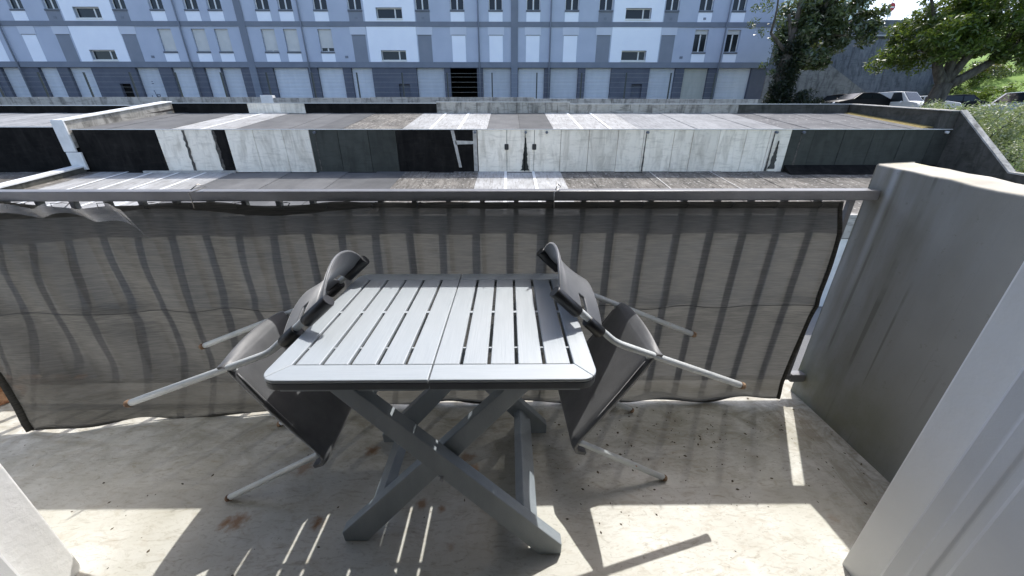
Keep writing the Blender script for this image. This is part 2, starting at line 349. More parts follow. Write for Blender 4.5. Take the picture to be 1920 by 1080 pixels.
# ================================================================== SETTING
# ---------------------------------------------------------------- terrain: one sheet to the horizon
def terr(x, y):
    z = -3.75
    t = min(1, max(0, (y - 10.6) / (18.9 - 10.6))) if y < 18.9 else 1
    z = lerp(-3.75, 1.75, t)
    if y > 18.9: z = 1.75 + .012 * min(y - 18.9, 14)
    if x > 35.5 and y > 24:
        e = max(0, min(x - 35.5, 40)); f = max(0, min(y - 26, 60)); z += .17 * min(e, 3) * min(f / 8, 1) + sstep(x, 36, 44) * .36 * f * .9
    z = min(z, 9.4 + max(0, x - 46) * .3)
    if y > 40 and x <= 36: z = max(z, lerp(z, 9.9, sstep(y, 40, 43)))
    return z
xs = sorted(set([-1500, -600, -250, -120, -70] + list(np.arange(-50, 61, 2.0)) + [70, 90, 130, 250, 600, 1500]))
ys = sorted(set([-1500, -500, -120, -40, -12, 0, 5, 9] + list(np.arange(10.6, 19, 1.66)) + [18.9, 19.1] + list(np.arange(20, 62, 2.0)) + [70, 90, 130, 250, 600, 1500]))
mb = MB()
for x in xs:
    for y in ys: mb.v.append((x, y, terr(x, y) + (random.uniform(-.03, .03) if 19.5 < y < 60 else 0)))
ny = len(ys)
for i in range(len(xs) - 1):
    for j in range(ny - 1): mb.f.append((i * ny + j, (i + 1) * ny + j, (i + 1) * ny + j + 1, i * ny + j + 1)); mb.sm.append(len(mb.f) - 1)
tag(mb.build('ground', 'ground'), kind='structure')

# ---------------------------------------------------------------- balcony floor
floor = MB().box(-3.6, 1.72, .2, 1.66, -.16, 0).build('balcony_floor', 'floor'); tag(floor, kind='structure')

# ---------------------------------------------------------------- partition wall on the right (slightly sloped top)
mb = MB()
def wtop(y): return 1.155 - (1.56 - y) * .09
n = 14; ysw = [.60 + (1.56 - .60) * i / n for i in range(n + 1)]
rnd = random.Random(3)
for y in ysw:
    j = rnd.uniform(-.003, .003); xi = 1.513 if y < 1.55 else 1.507
    mb.v += [(xi, y, -.1), (xi, y, wtop(y) - .005 + j), (xi + .005, y, wtop(y) + j), (1.655, y, wtop(y) + .006 + j), (1.655, y, -.1)]
for i in range(n):
    for k in range(4): mb.f.append((i * 5 + k, i * 5 + k + 1, (i + 1) * 5 + k + 1, (i + 1) * 5 + k))
mb.f.append(tuple(range(5))); mb.f.append(tuple(n * 5 + k for k in range(5))[::-1])
o = mb.build('partition_wall', 'partition', bevel=.003)
tag(o, 'grey painted concrete partition wall with lichen on its top, beside the balcony', 'wall', kind='thing')

# ---------------------------------------------------------------- own building: facade with door opening and the room behind the camera
own = empty('apartment_facade', (0, .7, 0)); tag(own, 'white stucco door reveals of the flat framing the balcony view', 'facade')
def ob(name, mat, d, bevel=0):
    return MB().box(d[0], d[1], d[2] - .7, d[3] - .7, d[4], d[5]).build(name, mat, own, bevel=bevel)
ob('wall', 'stucco', (1.077, 3.6, .45, .717, -.14, 2.8), .006)
ob('wall', 'stucco', (-3.6, -1.374, .45, .725, -.14, 2.8), .006)
ob('lintel', 'stucco', (-1.374, 1.077, .45, .72, 2.2, 2.8))
# door frames: stepped profile on each side
def jamb(sx, x):
    f = MB().prism([(x, .616), (x, .24), (x - sx * .05, .24), (x - sx * .05, .50), (x - sx * .046, .508), (x - sx * .026, .512), (x - sx * .026, .535), (x - sx * .032, .54), (x - sx * .030, .565), (x - sx * .024, .572), (x - sx * .024, .608), (x - sx * .018, .616)], 'z', 0.0, 2.2)
    for i, v in enumerate(f.v): f.v[i] = (v[0], v[1] - .7, v[2])
    f.build('door_frame', 'frame', own, bevel=.003)
jamb(1, 1.0765); jamb(-1, -1.3735)
ob('sky_blocking_slab', 'stucco', (-3.6, 1.72, .718, 1.66, 2.56, 2.74)); ob('upper_wall', 'stucco', (-3.6, 3.6, .45, .71, 2.8, 9.0))  # unseen slab added overhead to keep sky light off the balcony
ob('room_floor', 'room', (-3.6, 3.6, -3.0, .2, -.16, -.004)); ob('room_wall', 'room', (-3.6, 3.6, -3.2, -3.0, -.1, 2.8)); ob('room_wall', 'room', (-3.7, -3.6, -3.2, .5, -.1, 2.8)); ob('room_wall', 'room', (3.6, 3.7, -3.2, .5, -.1, 2.8)); ob('room_ceiling', 'room', (-3.7, 3.7, -3.2, .5, 2.8, 2.9))
ob('wall', 'stucco', (-3.6, 3.6, .2, .6, -3.9, -.17))

# ================================================================== RAILING
rl = empty('balcony_railing', (0, 1.53, 0)); tag(rl, 'grey painted metal railing with square bars along the balcony edge', 'railing')
MB().box(-3.6, 1.508, -.03, .03, 1.02, 1.06).build('top_rail', 'rail', rl, bevel=.004)
MB().box(-3.6, 1.44, -.014, .014, .105, .135).build('bottom_rail', 'rail', rl, bevel=.003)
MB().box(1.44, 1.512, -.02, .02, .095, .14).build('rail_end', 'rail', rl, bevel=.004)
MB().box(-2.75, -2.15, -.018, .018, .10, .14).build('rusty_rail_stretch', 'rust', rl, bevel=.004)
barm = MB().box(-.010, .010, -.010, .010, .134, 1.022).mesh('bar'); barm.materials.append(MAT['rail'])
k = 0; x = 1.425
while x > -3.5:
    if k == 9:
        MB().box(x - .016, x + .016, -.016, .016, .0, 1.022).build('post', 'rail', rl, bevel=.003)
    elif k == 29:
        MB().box(x - .016, x + .016, -.016, .016, .0, 1.022).build('post', 'rail', rl, bevel=.003)
    else: link_mesh('bar', barm, rl, (x, 0, 0))
    x -= .1395; k += 1
# flaking rusted post foot at the left end
mb = MB(); rr = random.Random(5)
mb.grid(lambda u, v: (-2.62 + (.055 + .02 * math.sin(7 * v + 3 * u)) * math.cos(2 * math.pi * u) * (1.25 - v * .7) + .012 * math.sin(31 * u + 17 * v), .0 + (.05 + .015 * math.sin(9 * v)) * math.sin(2 * math.pi * u) * (1.25 - v * .6), .002 + .2 * v + .01 * math.sin(23 * u)), 16, 8)
mb.build('rusted_post_foot', 'rust', rl)

# ================================================================== PRIVACY NET
net = empty('privacy_net', (0, 1.5, 0)); tag(net, 'dark grey knitted privacy net tied along the railing, sagging at the left', 'privacy net')
def net_x(u, v):   # u 0..1 left to right, v 0 top .. 1 bottom
    xl = -2.62 + .42 * v ** 1.5; xr = 1.345 + .03 * sstep(v, 0, .15) + .012 * math.sin(5 * v)
    return lerp(xl, xr, u)
def net_y(u, v):
    wob = sstep(1 - u, .45, .9)
    y = -.012 - .018 * sstep(v, .0, .3) * (.4 + wob)
    y += wob * (.013 * math.sin(26 * u + 3.5 * v) + .008 * math.sin(47 * u - 5 * v)) * sstep(v, .04, .35)
    y += .006 * math.sin(60 * u + 2 * v) * sstep(v, .05, .3)
    y -= .010 * math.exp(-((v - .47) / .03) ** 2) * (.5 + .5 * math.sin(40 * u))
    y -= .12 * (1 - u) ** 6 * v ** 1.5 + wob * .045 * sstep(v, .7, 1)
    y -= .012 * sstep(v, .9, 1)
    return y
def net_z(u, v):
    wob = sstep(1 - u, .3, .8)
    sag = wob * .012 * (1 + math.sin(33 * u)) * (1 - v)
    zt = 1.019 - sag; zb = .02 + .011 * math.sin(25 * u) * wob + .006 * math.sin(61 * u) + .02 * sstep(u, .88, 1)
    return lerp(zt, zb, v)
MB().grid(lambda u, v: (net_x(u, v), net_y(u, v), net_z(u, v)), 260, 60).build('netting', 'net', net)
# folded-over top hem with a scalloped lower edge
def hem(u, v):
    w_ = .026 + .014 * math.sin(19 * u) * sstep(1 - u, .3, .6) + .035 * max(0, math.sin(9.5 * u + .4)) * sstep(1 - u, .45, .8)
    vv = v * w_; x_ = net_x(u, vv); return (x_, net_y(u, vv) - .006 - .004 * math.sin(80 * u) * v, net_z(u, vv) + .008 * math.sin(55 * u) * (1 - v) * sstep(1 - u, .2, .6))
MB().grid(hem, 220, 6).build('folded_hem', 'net', net)
# bunched lower hem lying on the floor
def bhem(u, v):
    a = v * 2 * math.pi; x_, y_, z_ = net_x(u, 1), net_y(u, 1), net_z(u, 1)
    r_ = .0045 + .0022 * math.sin(37 * u) + .0015 * math.sin(91 * u)
    return (x_, y_ + .006 + r_ * 1.5 * math.cos(a), max(.003, z_ - .004 + r_ * math.sin(a)))
MB().grid(bhem, 260, 8).build('bottom_hem', 'net', net)
MB().tube([(net_x(1, v / 30), net_y(1, v / 30) - .004, net_z(1, v / 30)) for v in range(31)], .008, 8).build('side_hem', 'net', net)
MB().tube([(net_x(0, v / 30), net_y(0, v / 30) - .004, net_z(0, v / 30)) for v in range(31)], .014, 8).build('side_hem', 'net', net)
MB().tube([(net_x(u / 120, .47), net_y(u / 120, .47) - .004, net_z(u / 120, .47) + .004 * math.sin(u * .7)) for u in range(121)], .0016, 5).build('tie_cord', 'cord', net)
for i in range(22):
    u = (i + .5) / 22; x_ = net_x(u, 0)
    MB().tube([(x_, -.03, 1.0), (x_ + .006, -.034, 1.02), (x_ + .01, 0, 1.016), (x_ + .004, .03, 1.008), (x_ + .002, .0, .99), (x_, -.03, 1.0)], .0018, 5).build('tie', 'cord', net)
for x_ in (-1.235, .19):
    MB().tube([(x_ - .01, -.036, 1.0), (x_ - .012, -.036, 1.06), (x_ + .006, -.01, 1.067), (x_ + .02, .02, 1.075), (x_ + .004, .0, 1.088), (x_ - .006, -.03, 1.07)], .0022, 5).build('wire_loop', 'wire', net)
def film(u, v): return (lerp(-2.02, -1.52, u) + .08 * v * u, -.045 - .01 * math.sin(20 * u) - .006 * v, 1.012 + .012 * math.sin(17 * u) - (.035 + .10 * u ** 5) * v)
MB().grid(film, 40, 6).build('plastic_strip', 'film', net)

# ================================================================== TABLE
tb = empty('folding_table', (-.203, 1.102, 0)); tag(tb, 'grey slatted folding garden table with crossed legs standing on the balcony', 'table')
ZT = .72; TH = .026; HX = .429; HY = .358; g = .0048; FR = .066; PITCH = .074
def arc(cx, cy, r, a0, a1, n=6): return [(cx + r * math.cos(lerp(a0, a1, i / n)), cy + r * math.sin(lerp(a0, a1, i / n))) for i in range(n + 1)]
rc = .045; xin = 5 * PITCH + g
for sx in (-1, 1):
    half = []
    for i in range(5):
        x0, x1 = i * PITCH + (g * .35 if i == 0 else g), (i + 1) * PITCH - g
        MB().box(min(sx * x0, sx * x1), max(sx * x0, sx * x1), -HY + FR, HY - FR, ZT - .013, ZT).build('slat', 'slat', tb, bevel=.0025)
    # outer slat with mitred, rounded ends
    q = HX - rc; k = math.pi / 4
    up_ = arc(q, HY - rc, rc, 0, k, 4); dn_ = [(x, -y) for x, y in reversed(up_)]
    poly = [(xin, -HY + FR + .0)] + dn_ + up_ + [(xin, HY - FR)]
    poly = [(sx * x, y) for x, y in poly]
    if sx < 0: poly = poly[::-1]
    MB().prism(poly, 'z', ZT - .010, ZT).build('slat', 'slat', tb, bevel=.0025)
    MB().prism([(x * .9985, y * .9985) for x, y in poly], 'z', ZT - .031, ZT - .0105).build('edge_shade_band', 'edge_shade', tb, bevel=.002)
    for sy in (-1, 1):
        a_ = arc(q, HY - rc, rc, k, math.pi / 2, 4)
        poly = [(g * .35, HY - FR + .0008), (xin + .0012, HY - FR + .0008)] + [(x + .0006, y + .0006) for x, y in a_] + [(g * .35, HY)]
        poly = [(sx * x, sy * y) for x, y in poly]
        if sx * sy < 0: poly = poly[::-1]
        MB().prism(poly, 'z', ZT - .010, ZT - .0002).build('end_rail', 'endrail', tb, bevel=.0025)
        MB().prism([(x * .9985, y * .9985) for x, y in poly], 'z', ZT - .031, ZT - .0107).build('edge_shade_band', 'edge_shade', tb, bevel=.002)
    MB().box(min(sx * .004, sx * xin), max(sx * .004, sx * xin), .004, .017, ZT - .014, ZT - .002).build('cross_bar', 'slat', tb)
    MB().box(min(sx * .004, sx * xin), max(sx * .004, sx * xin), -.207, -.201, ZT - .022, ZT - .006).build('cross_bar', 'slat', tb)
# under-lip frame
for sx in (-1, 1):
    MB().box(min(sx * .02, sx * .385), max(sx * .02, sx * .385), -HY + .012, -HY + .045, ZT - .044, ZT - .0315).build('under_rail', 'table_leg', tb)
    MB().box(min(sx * .02, sx * .385), max(sx * .02, sx * .385), HY - .045, HY - .012, ZT - .044, ZT - .0315).build('under_rail', 'table_leg', tb)
ZB = ZT - .032
def X_(x): return x + .203
pA = [(X_(-.466), ZB), (X_(.095), 0.002), (X_(.169), 0.002), (X_(.169), .049), (X_(-.399), ZB)]
pB = [(X_(-.564), .002), (X_(-.486), .002), (X_(.092), ZB), (X_(.027), ZB), (X_(-.566), .046)]
for p_, (y0, y1) in ((pA, (.750, .788)), (pA, (1.271, 1.309)), (pB, (.797, .835)), (pB, (1.224, 1.262))):
    MB().prism(p_[::-1] if p_ is pA else p_, 'y', y0 - 1.102, y1 - 1.102).build('leg', 'table_leg', tb, bevel=.003)
def beam(cx, cz, d, y0, y1, L_=.075, T_=.036):
    n_ = (-d[1], d[0]); P = []
    for a_, b_ in ((-1, -1), (1, -1), (1, 1), (-1, 1)): P.append((X_(cx) + d[0] * a_ * L_ / 2 + n_[0] * b_ * T_ / 2, cz + d[1] * a_ * L_ / 2 + n_[1] * b_ * T_ / 2))
    MB().prism(P, 'y', y0 - 1.102, y1 - 1.102).build('stretcher', 'table_leg', tb, bevel=.003)
dA = Vector((.561, -.694)).normalized(); dB = Vector((.58, .694)).normalized()
beam(.056, .108, dA, .7885, 1.2705); beam(-.448, .105, dB, .8355, 1.2235)
beam(-.395, .63, dA, .7885, 1.2705, .05, .03); beam(.0, .63, dB, .8355, 1.2235, .05, .03)
for yy in (.7925, 1.2665): MB().tube([(X_(-.197), yy - 1.102 - .052, .366), (X_(-.197), yy - 1.102 + .045, .366)], .006, 10).build('pivot_bolt', 'galv', tb)

# ================================================================== CHAIRS
def make_chair():
    ch = empty('garden_chair')
    HW = .19; TR = .0115
    for s in (1, -1):
        y = s * HW
        fl = MB().tube([(0, y, .014), (-.03, y, .417), (-.034, y, .428)], TR, 12).build('leg', 'tube', ch)
        MB().tube([(-.0008, y, .0), (0, y, .004), (.0018, y, .019)], [TR * .85, TR * 1.1, TR * 1.1], 12).build('leg_tip', 'rust_tip', fl)
        yt = s * .174; P = [(-.4862, yt, .014), (-.458, y, .50)]
        for i in range(7):
            t = i / 6; P.append(tuple(Vector((-.4575, y, .512)) * (1 - t) ** 2 + Vector((-.456, y, .541)) * 2 * t * (1 - t) + Vector((-.4665, y, .572)) * t * t))
        P += [(-.486, y, .637), (-.514, y, .724), (-.5375, y, .797)]
        rlg = MB().tube(P, TR, 12).build('leg', 'tube', ch)
        MB().tube([(-.4872, yt, .0), (-.487, yt, .004), (-.4856, yt, .019)], [TR * .85, TR * 1.1, TR * 1.1], 12).build('leg_tip', 'rust_tip', rlg)
        # bracket under the seat
        MB().tube([(-.459, y - s * .002, .40), (-.445, y - s * .012, .392), (-.425, y - s * .02, .389)], [.008, .009, .006], 8).build('bracket', 'tube', ch)
    # seat: dished, rolled down at the front
    prof = [(-.476, .372), (-.474, .386), (-.460, .3935), (-.38, .399), (-.28, .408), (-.18, .419), (-.09, .430), (-.035, .437), (-.005, .434), (.013, .418), (.019, .396), (.018, .365)]
    def seat(u, v):
        t = u * (len(prof) - 1); i = min(int(t), len(prof) - 2); f = t - i
        x_ = lerp(prof[i][0], prof[i + 1][0], f); z_ = lerp(prof[i][1], prof[i + 1][1], f)
        s = 2 * v - 1; hw = .194 + .004 * sstep(u, .1, .4) - .012 * sstep(u, .75, 1)
        dish = -.006 * (1 - s * s) * sstep(u, .1, .35) * (1 - sstep(u, .6, .8)) - .022 * sstep(abs(s), .9, 1.0) * (1 - sstep(u, .8, 1)) * .4
        return (x_ - .02 * (1 - s * s) * (1 - sstep(u, 0, .12)), s * hw, z_ + dish)
    MB().grid(seat, 44, 24).build('seat', 'plastic', ch, solid=.014, bevel=.004)
    for s in (1, -1):  # side skirt
        MB().grid(lambda u, v: (lerp(-.435, -.02, u), s * (.185 + .006 * math.sin(math.pi * u)), lerp(.400 + .036 * u, .382 + .012 * abs(2 * u - 1) + .03 * u, v)), 12, 2).build('seat_skirt', 'plastic', ch, solid=.007)
    # backrest: curved shell with a slot beside each post
    def post_x(z): return lerp(-.4665, -.5375, (z - .572) / .225)
    def back(u, v):
        s = 2 * u - 1; c_ = 1 - s * s
        zl = .600 + .035 * c_ ** 1.2; zh = .812 - .018 * abs(s) ** 3 + .004 * c_
        z_ = lerp(zl, zh, v)
        x_ = post_x(z_) + .006 - .062 * c_ ** .9 - .018 * sstep(v, .75, 1) * (.4 + .6 * c_) + .014 * math.sin(math.pi * v) * c_
        return (x_, s * .196, z_)
    def skip(u, v):
        s = abs(2 * u - 1); return (.62 < s < .94 and .33 < v < .47)
    MB().grid(back, 64, 30, skip).build('backrest', 'plastic_back', ch, solid=.009, bevel=.003)
    for s in (1, -1):
        y = s * HW
        for z0, z1 in ((.598, .664), (.702, .806)):
            MB().tube([(post_x(z0) + .008, y, z0), (post_x(z0 + .004) + .008, y, z0 + .004), (post_x(z1 - .004) + .008, y, z1 - .004), (post_x(z1) + .008, y, z1)], [.0185, .0205, .0205, .0185], 14).build('sleeve', 'plastic_black', ch)
    return ch
c1 = make_chair(); c2 = copy_tree(c1)
def pose(o, rot, loc, tilt=0):
    M_ = Matrix(rot).to_4x4(); M_ = Matrix.Translation(loc) @ M_ @ Matrix.Rotation(tilt, 4, 'Y'); o.matrix_world = M_
    o.rotation_mode = 'QUATERNION'; l_, q_, s_ = M_.decompose(); o.location = l_; o.rotation_quaternion = q_; o.scale = (1, 1, 1)
pose(c2, [[-0.4491, 0.0362, -0.8928], [-0.014, -0.9993, -0.0334], [-0.8934, -0.0025, 0.4493]], (.6178, 1.2143, .0108), .010)
pose(c1, [[0.3956, -0.0677, 0.9159], [0.0154, 0.9976, 0.0671], [-0.9183, -0.0124, 0.3957]], (-1.0816, 1.1388, .0111))
tag(c1, 'dark plastic garden chair with pale tube legs tipped against the left table edge', 'chair', 'garden chairs tipped against the table')
tag(c2, 'dark plastic garden chair with pale tube legs tipped against the right table edge', 'chair', 'garden chairs tipped against the table')

# dirt crumbs and leaf bits on the floor
mb = MB(); rr = random.Random(11)
for i in range(420):
    if rr.random() < .6: x_, y_ = rr.uniform(.1, 1.5), rr.triangular(.75, 1.5, 1.3)
    else: x_, y_ = rr.uniform(-2.2, 1.5), rr.uniform(.5, 1.5)
    a_ = rr.uniform(0, 6.28); L_ = rr.choice((.0015, .002, .003, .003, .005, .007)) * rr.uniform(.7, 1.3); W_ = L_ * rr.uniform(.3, .8); h = .0012
    c_, s_ = math.cos(a_), math.sin(a_); b = len(mb.v)
    for p, q, z_ in ((-L_, 0, .0006), (0, -W_, .0006), (L_, 0, .0006 + h * rr.random()), (0, W_, .0006 + h * rr.random()), (0, 0, h + .001)): mb.v.append((x_ + p * c_ - q * s_, y_ + p * s_ + q * c_, z_))
    mb.f += [(b, b + 1, b + 4), (b + 1, b + 2, b + 4), (b + 2, b + 3, b + 4), (b + 3, b, b + 4)]
tag(mb.build('leaf_litter', 'debris'), 'dry leaf bits and dirt crumbs scattered over the balcony floor', 'litter', kind='stuff')

# ================================================================== TERRACED GARAGES
W0 = 14.5; ZL = -.30; SLO = .14; ZU = 1.14; SUP = .159
def zl_(y): return ZL + SLO * (y - W0)
def zu_(y): return ZU + SUP * (y - W0)
Y0 = 9.86; Y1 = 18.75
def roof_strip(parent, mat, x0, x1, y0, y1, zf, lift):
    t = .03
    return MB().hexa([(x0, y0, zf(y0) - t), (x1, y0, zf(y0) - t), (x1, y1, zf(y1) - t), (x0, y1, zf(y1) - t), (x0, y0, zf(y0) + lift), (x1, y0, zf(y0) + lift), (x1, y1, zf(y1) + lift), (x0, y1, zf(y1) + lift)]).build('membrane_strip', mat, parent)
low = empty('lower_garage_row', (0, 0, 0)); tag(low, 'lower garage row with patchwork felt roof just beyond the railing', 'garage row')
upg = empty('upper_garage_row', (0, 0, 0)); tag(upg, 'upper garage row with black and white panelled front wall behind the lower roof', 'garage row')
XL, XR = -15.9, 16.2
# lower body
mb = MB().prism([(Y0 + .05, -3.8), (W0 + .2, -3.8), (W0 + .2, zl_(W0 + .2) - .035), (Y0 + .05, zl_(Y0 + .05) - .035)], 'x', -34, XR); mb.build('body', 'concrete_old', low)
MB().hexa([(-34, Y0 - .05, zl_(Y0) - .62), (XR, Y0 - .05, zl_(Y0) - .62), (XR, Y0 + .1, zl_(Y0) - .62), (-34, Y0 + .1, zl_(Y0) - .62), (-34, Y0 - .05, zl_(Y0) + .03), (XR, Y0 - .05, zl_(Y0) + .03), (XR, Y0 + .1, zl_(Y0) + .04), (-34, Y0 + .1, zl_(Y0) + .04)]).build('fascia', 'concrete_low', low)
x = -30.0
while x < XR - 2.6:
    d_ = MB().box(x, x + 2.45, Y0 - .012, Y0 + .06, -3.72, -1.6).build('garage_door', 'coping', low); 
    MB().box(x + .2, x + .5, Y0 - .02, Y0 - .01, -1.95, -1.88).build('vent', 'sill', d_)
    x += 2.75
def rep(parent, segs, y0, y1, zf, seed, jit=.0):
    r_ = random.Random(seed)
    for x0, x1, mat in segs:
        n_ = max(1, round(x1 - x0)); dx = (x1 - x0) / n_
        for i in range(n_):
            roof_strip(parent, mat, x0 + i * dx + .003, x0 + (i + 1) * dx - .003, y0, y1, zf, .006 + .012 * ((i + n_) % 2) + r_.uniform(0, .004))
            if mat in ('membrane_white',) and i: # overlapped seam
                xx = x0 + i * dx; MB().hexa([(xx - .05, y0, zf(y0) + .02), (xx + .05, y0, zf(y0) + .02), (xx + .05, y1, zf(y1) + .02), (xx - .05, y1, zf(y1) + .02), (xx - .05, y0, zf(y0) + .026), (xx + .05, y0, zf(y0) + .026), (xx + .05, y1, zf(y1) + .026), (xx - .05, y1, zf(y1) + .026)]).build('seam_tape', 'coping', parent)
rep(low, [(-34, -17.3, 'membrane_brown'), (-17.3, -15.3, 'membrane_brown'), (-15.3, -10.3, 'membrane_white'), (-10.3, -3.9, 'membrane_dark'), (-3.9, -1.15, 'membrane_brown'), (-1.15, 1.95, 'membrane_white'), (1.95, XR, 'membrane_brown')], Y0 + .1, W0, zl_, 1)
for x_ in (5.3, 7.6): MB().hexa([(x_ - .02, Y0 + .1, zl_(Y0 + .1) + .03), (x_ + .02, Y0 + .1, zl_(Y0 + .1) + .03), (x_ + .02, W0, zl_(W0) + .03), (x_ - .02, W0, zl_(W0) + .03), (x_ - .02, Y0 + .1, zl_(Y0 + .1) + .036), (x_ + .02, Y0 + .1, zl_(Y0 + .1) + .036), (x_ + .02, W0, zl_(W0) + .036), (x_ - .02, W0, zl_(W0) + .036)]).build('seam_tape', 'strip_dirty', low)
# upper body
MB().prism([(W0 + .04, -1.5), (Y1 + .2, -1.5), (Y1 + .2, zu_(Y1 + .2) - .035), (W0 + .04, zu_(W0 + .04) - .035)], 'x', -34, XR - .05).build('body', 'facing_black', upg)
rep(upg, [(-34, -16.2, 'membrane_pale'), (-15.75, -12.4, 'membrane_dark'), (-12.4, -10.0, 'membrane_white'), (-10.0, -6.1, 'membrane_dark'), (-6.1, -3.9, 'membrane_brown'), (-3.9, -.8, 'membrane_white'), (-.8, 1.65, 'membrane_dark'), (1.65, 4.8, 'membrane_white'), (4.8, 10.2, 'membrane_pale'), (10.2, XR - .3, 'membrane_speckled')], W0 + .02, Y1, zu_, 2)
# front wall panels, one metre wide
rp = random.Random(8)
def panels(segs):
    for xs_, mat in segs:
        for a_, b_ in zip(xs_[:-1], xs_[1:]):
            y_ = W0 - .05 - rp.uniform(0, .012)
            o = MB().box(a_ + .008, b_ - .008, y_, W0 + .05, ZL - .06, ZU + .02).build('wall_panel', mat, upg, bevel=.004)
panels([((-15.7, -12.75), 'facing_black'), ((-12.73, -11.74, -10.69), 'facing_white'), ((-10.69, -10.24), 'facing_black'), ((-10.24, -9.25, -8.19, -7.23), 'facing_white'), ((-7.23, -6.21, -5.11, -4.10), 'facing_dark'), ((-4.1, -1.14), 'facing_black'),
        ((-1.14, -.07, .94, 1.91, 2.94, 4.01, 4.95, 6.06, 6.75, 7.73, 8.71, 9.59, 10.35), 'facing_white'), ((10.35, 11.2, 12.3, 13.4, 14.5, 15.6, 16.235), 'facing_dark')])
# seams: peeling black gaps between some panels
def ragged(x_, w_, seed):
    r_ = random.Random(seed); mb = MB(); n_ = 14
    for i in range(n_ + 1):
        z_ = lerp(ZL, ZU, i / n_); mb.v += [(x_ - w_ * r_.uniform(.4, 1.2), W0 - .068, z_), (x_ + w_ * r_.uniform(.4, 1.2), W0 - .068, z_)]
    for i in range(n_): mb.f.append((2 * i, 2 * i + 1, 2 * i + 3, 2 * i + 2))
    mb.build('damp_gap', 'stain', upg, solid=.006)
ragged(-11.74, .06, 1); ragged(-10.66, .07, 2)
# drain spouts with dark runs below, and two dark vents
def stainrun(x_, w0, w1, z0, z1, seed, mat='stain'):
    r_ = random.Random(seed); mb = MB(); n_ = 16
    for i in range(n_ + 1):
        t = i / n_; z_ = lerp(z1, z0, t); w_ = lerp(w0, w1, t) * r_.uniform(.75, 1.2); mb.v += [(x_ - w_, W0 - .0675, z_), (x_ + w_ * r_.uniform(.6, 1), W0 - .0675, z_)]
    for i in range(n_): mb.f.append((2 * i, 2 * i + 1, 2 * i + 3, 2 * i + 2))
    mb.build('damp_run', mat, upg, solid=.004)
for x_, w_ in ((-1.22, 0), (.62, .03), (1.38, 0), (5.05, .035), (9.75, .05), (10.75, .05), (16.0, 0), (-7.0, .03)):
    MB().tube([(x_, W0 - .16, ZU - .07), (x_, W0 - .04, ZU - .06)], .045, 10).build('drain_spout', 'sill' if x_ != 16.0 else 'coping', upg)
    if w_: stainrun(x_ - .02, w_ * .35, w_, ZL + .02, ZU - .08, int(x_ * 10) + 50, 'stain' if x_ != .62 else 'facing_dark')
stainrun(.62, .02, .16, ZL + .05, ZU - .25, 77, 'facing_dark'); stainrun(9.95, .02, .14, ZL + .1, ZU - .35, 78, 'concrete_dark')
for x_ in (-.08, .94):
    MB().prism([(x_ - .075 + .02, .48), (x_ + .075 - .02, .48), (x_ + .075, .50), (x_ + .075, .66), (x_ + .055, .68), (x_ - .055, .68), (x_ - .075, .66), (x_ - .075, .50)], 'y', W0 - .085, W0 - .04).build('vent', 'cord', upg)
# pale strips peeling off the black stretch
for P in ([(-1.30, ZL + .02), (-1.16, ZL + .02), (-1.16, ZU), (-1.30, ZU)], [(-1.86, ZL + .16), (-1.76, ZL + .16), (-1.98, ZU), (-2.1, ZU)], [(-1.95, .66), (-1.3, .68), (-1.3, .78), (-1.95, .80)]):
    MB().prism(P, 'y', W0 - .082, W0 - .064).build('loose_strip', 'strip_dirty', upg)
MB().box(-15.7, XR, W0 - .09, W0 + .06, ZU + .021, ZU + .045).build('front_flashing', 'coping', upg)
MB().box(-15.6, XR, W0 - .16, W0 - .066, ZL - .08, ZL - .0).build('base_upstand', 'facing_black', upg, bevel=.02)
MB().prism([(W0 - .55, zl_(W0 - .55) + .02), (W0 - .066, ZL + .05), (W0 - .066, ZL + .24)], 'x', 10.4, XR - .05).build('base_fillet', 'facing_black', upg)
MB().box(-13.6, -10.2, W0 - .2, W0 - .07, ZL - .05, ZL + .06).build('upstand_flashing', 'strip_dirty', upg, bevel=.01)
# far parapet in stretches
PZ = zu_(Y1)
def par(x0, x1, h, mat, dy=0): MB().box(x0 + .006, x1 - .006, Y1 - .05 + dy, Y1 + .15, PZ - .2, PZ + h).build('parapet_panel', mat, upg, bevel=.005)
for x0, x1, h, mat in ((-15.3, -11.9, .40, 'facing_black'), (-11.9, -11.5, .40, 'facing_white'), (-11.5, -10.4, .40, 'facing_white'), (-10.4, -9.3, .40, 'facing_white'), (-9.3, -7.0, .40, 'facing_black'), (-7, -3.3, .40, 'facing_black'), (-3.3, -.1, .45, 'concrete_old'), (-.1, .9, .45, 'concrete_old'), (.9, 1.7, .45, 'concrete_old'), (1.7, 2.8, .45, 'concrete_old'),
                       (2.8, 5.6, .37, 'concrete_old'), (5.6, 7.2, .37, 'concrete_old'), (7.2, 10.6, .36, 'concrete_old'), (10.6, 15.7, .36, 'concrete_dark')): par(x0, x1, h, mat)
MB().box(-15.3, 2.8, Y1 - .07, Y1 + .17, PZ + .452, PZ + .475).build('parapet_coping', 'coping', upg) if False else None
for x0, x1, h in ((-15.3, -3.3, .40), (-3.3, 2.8, .45), (2.8, 15.8, .37)): MB().box(x0, x1, Y1 - .07, Y1 + .17, PZ + h + .003, PZ + h + .028).build('parapet_coping', 'coping', upg)
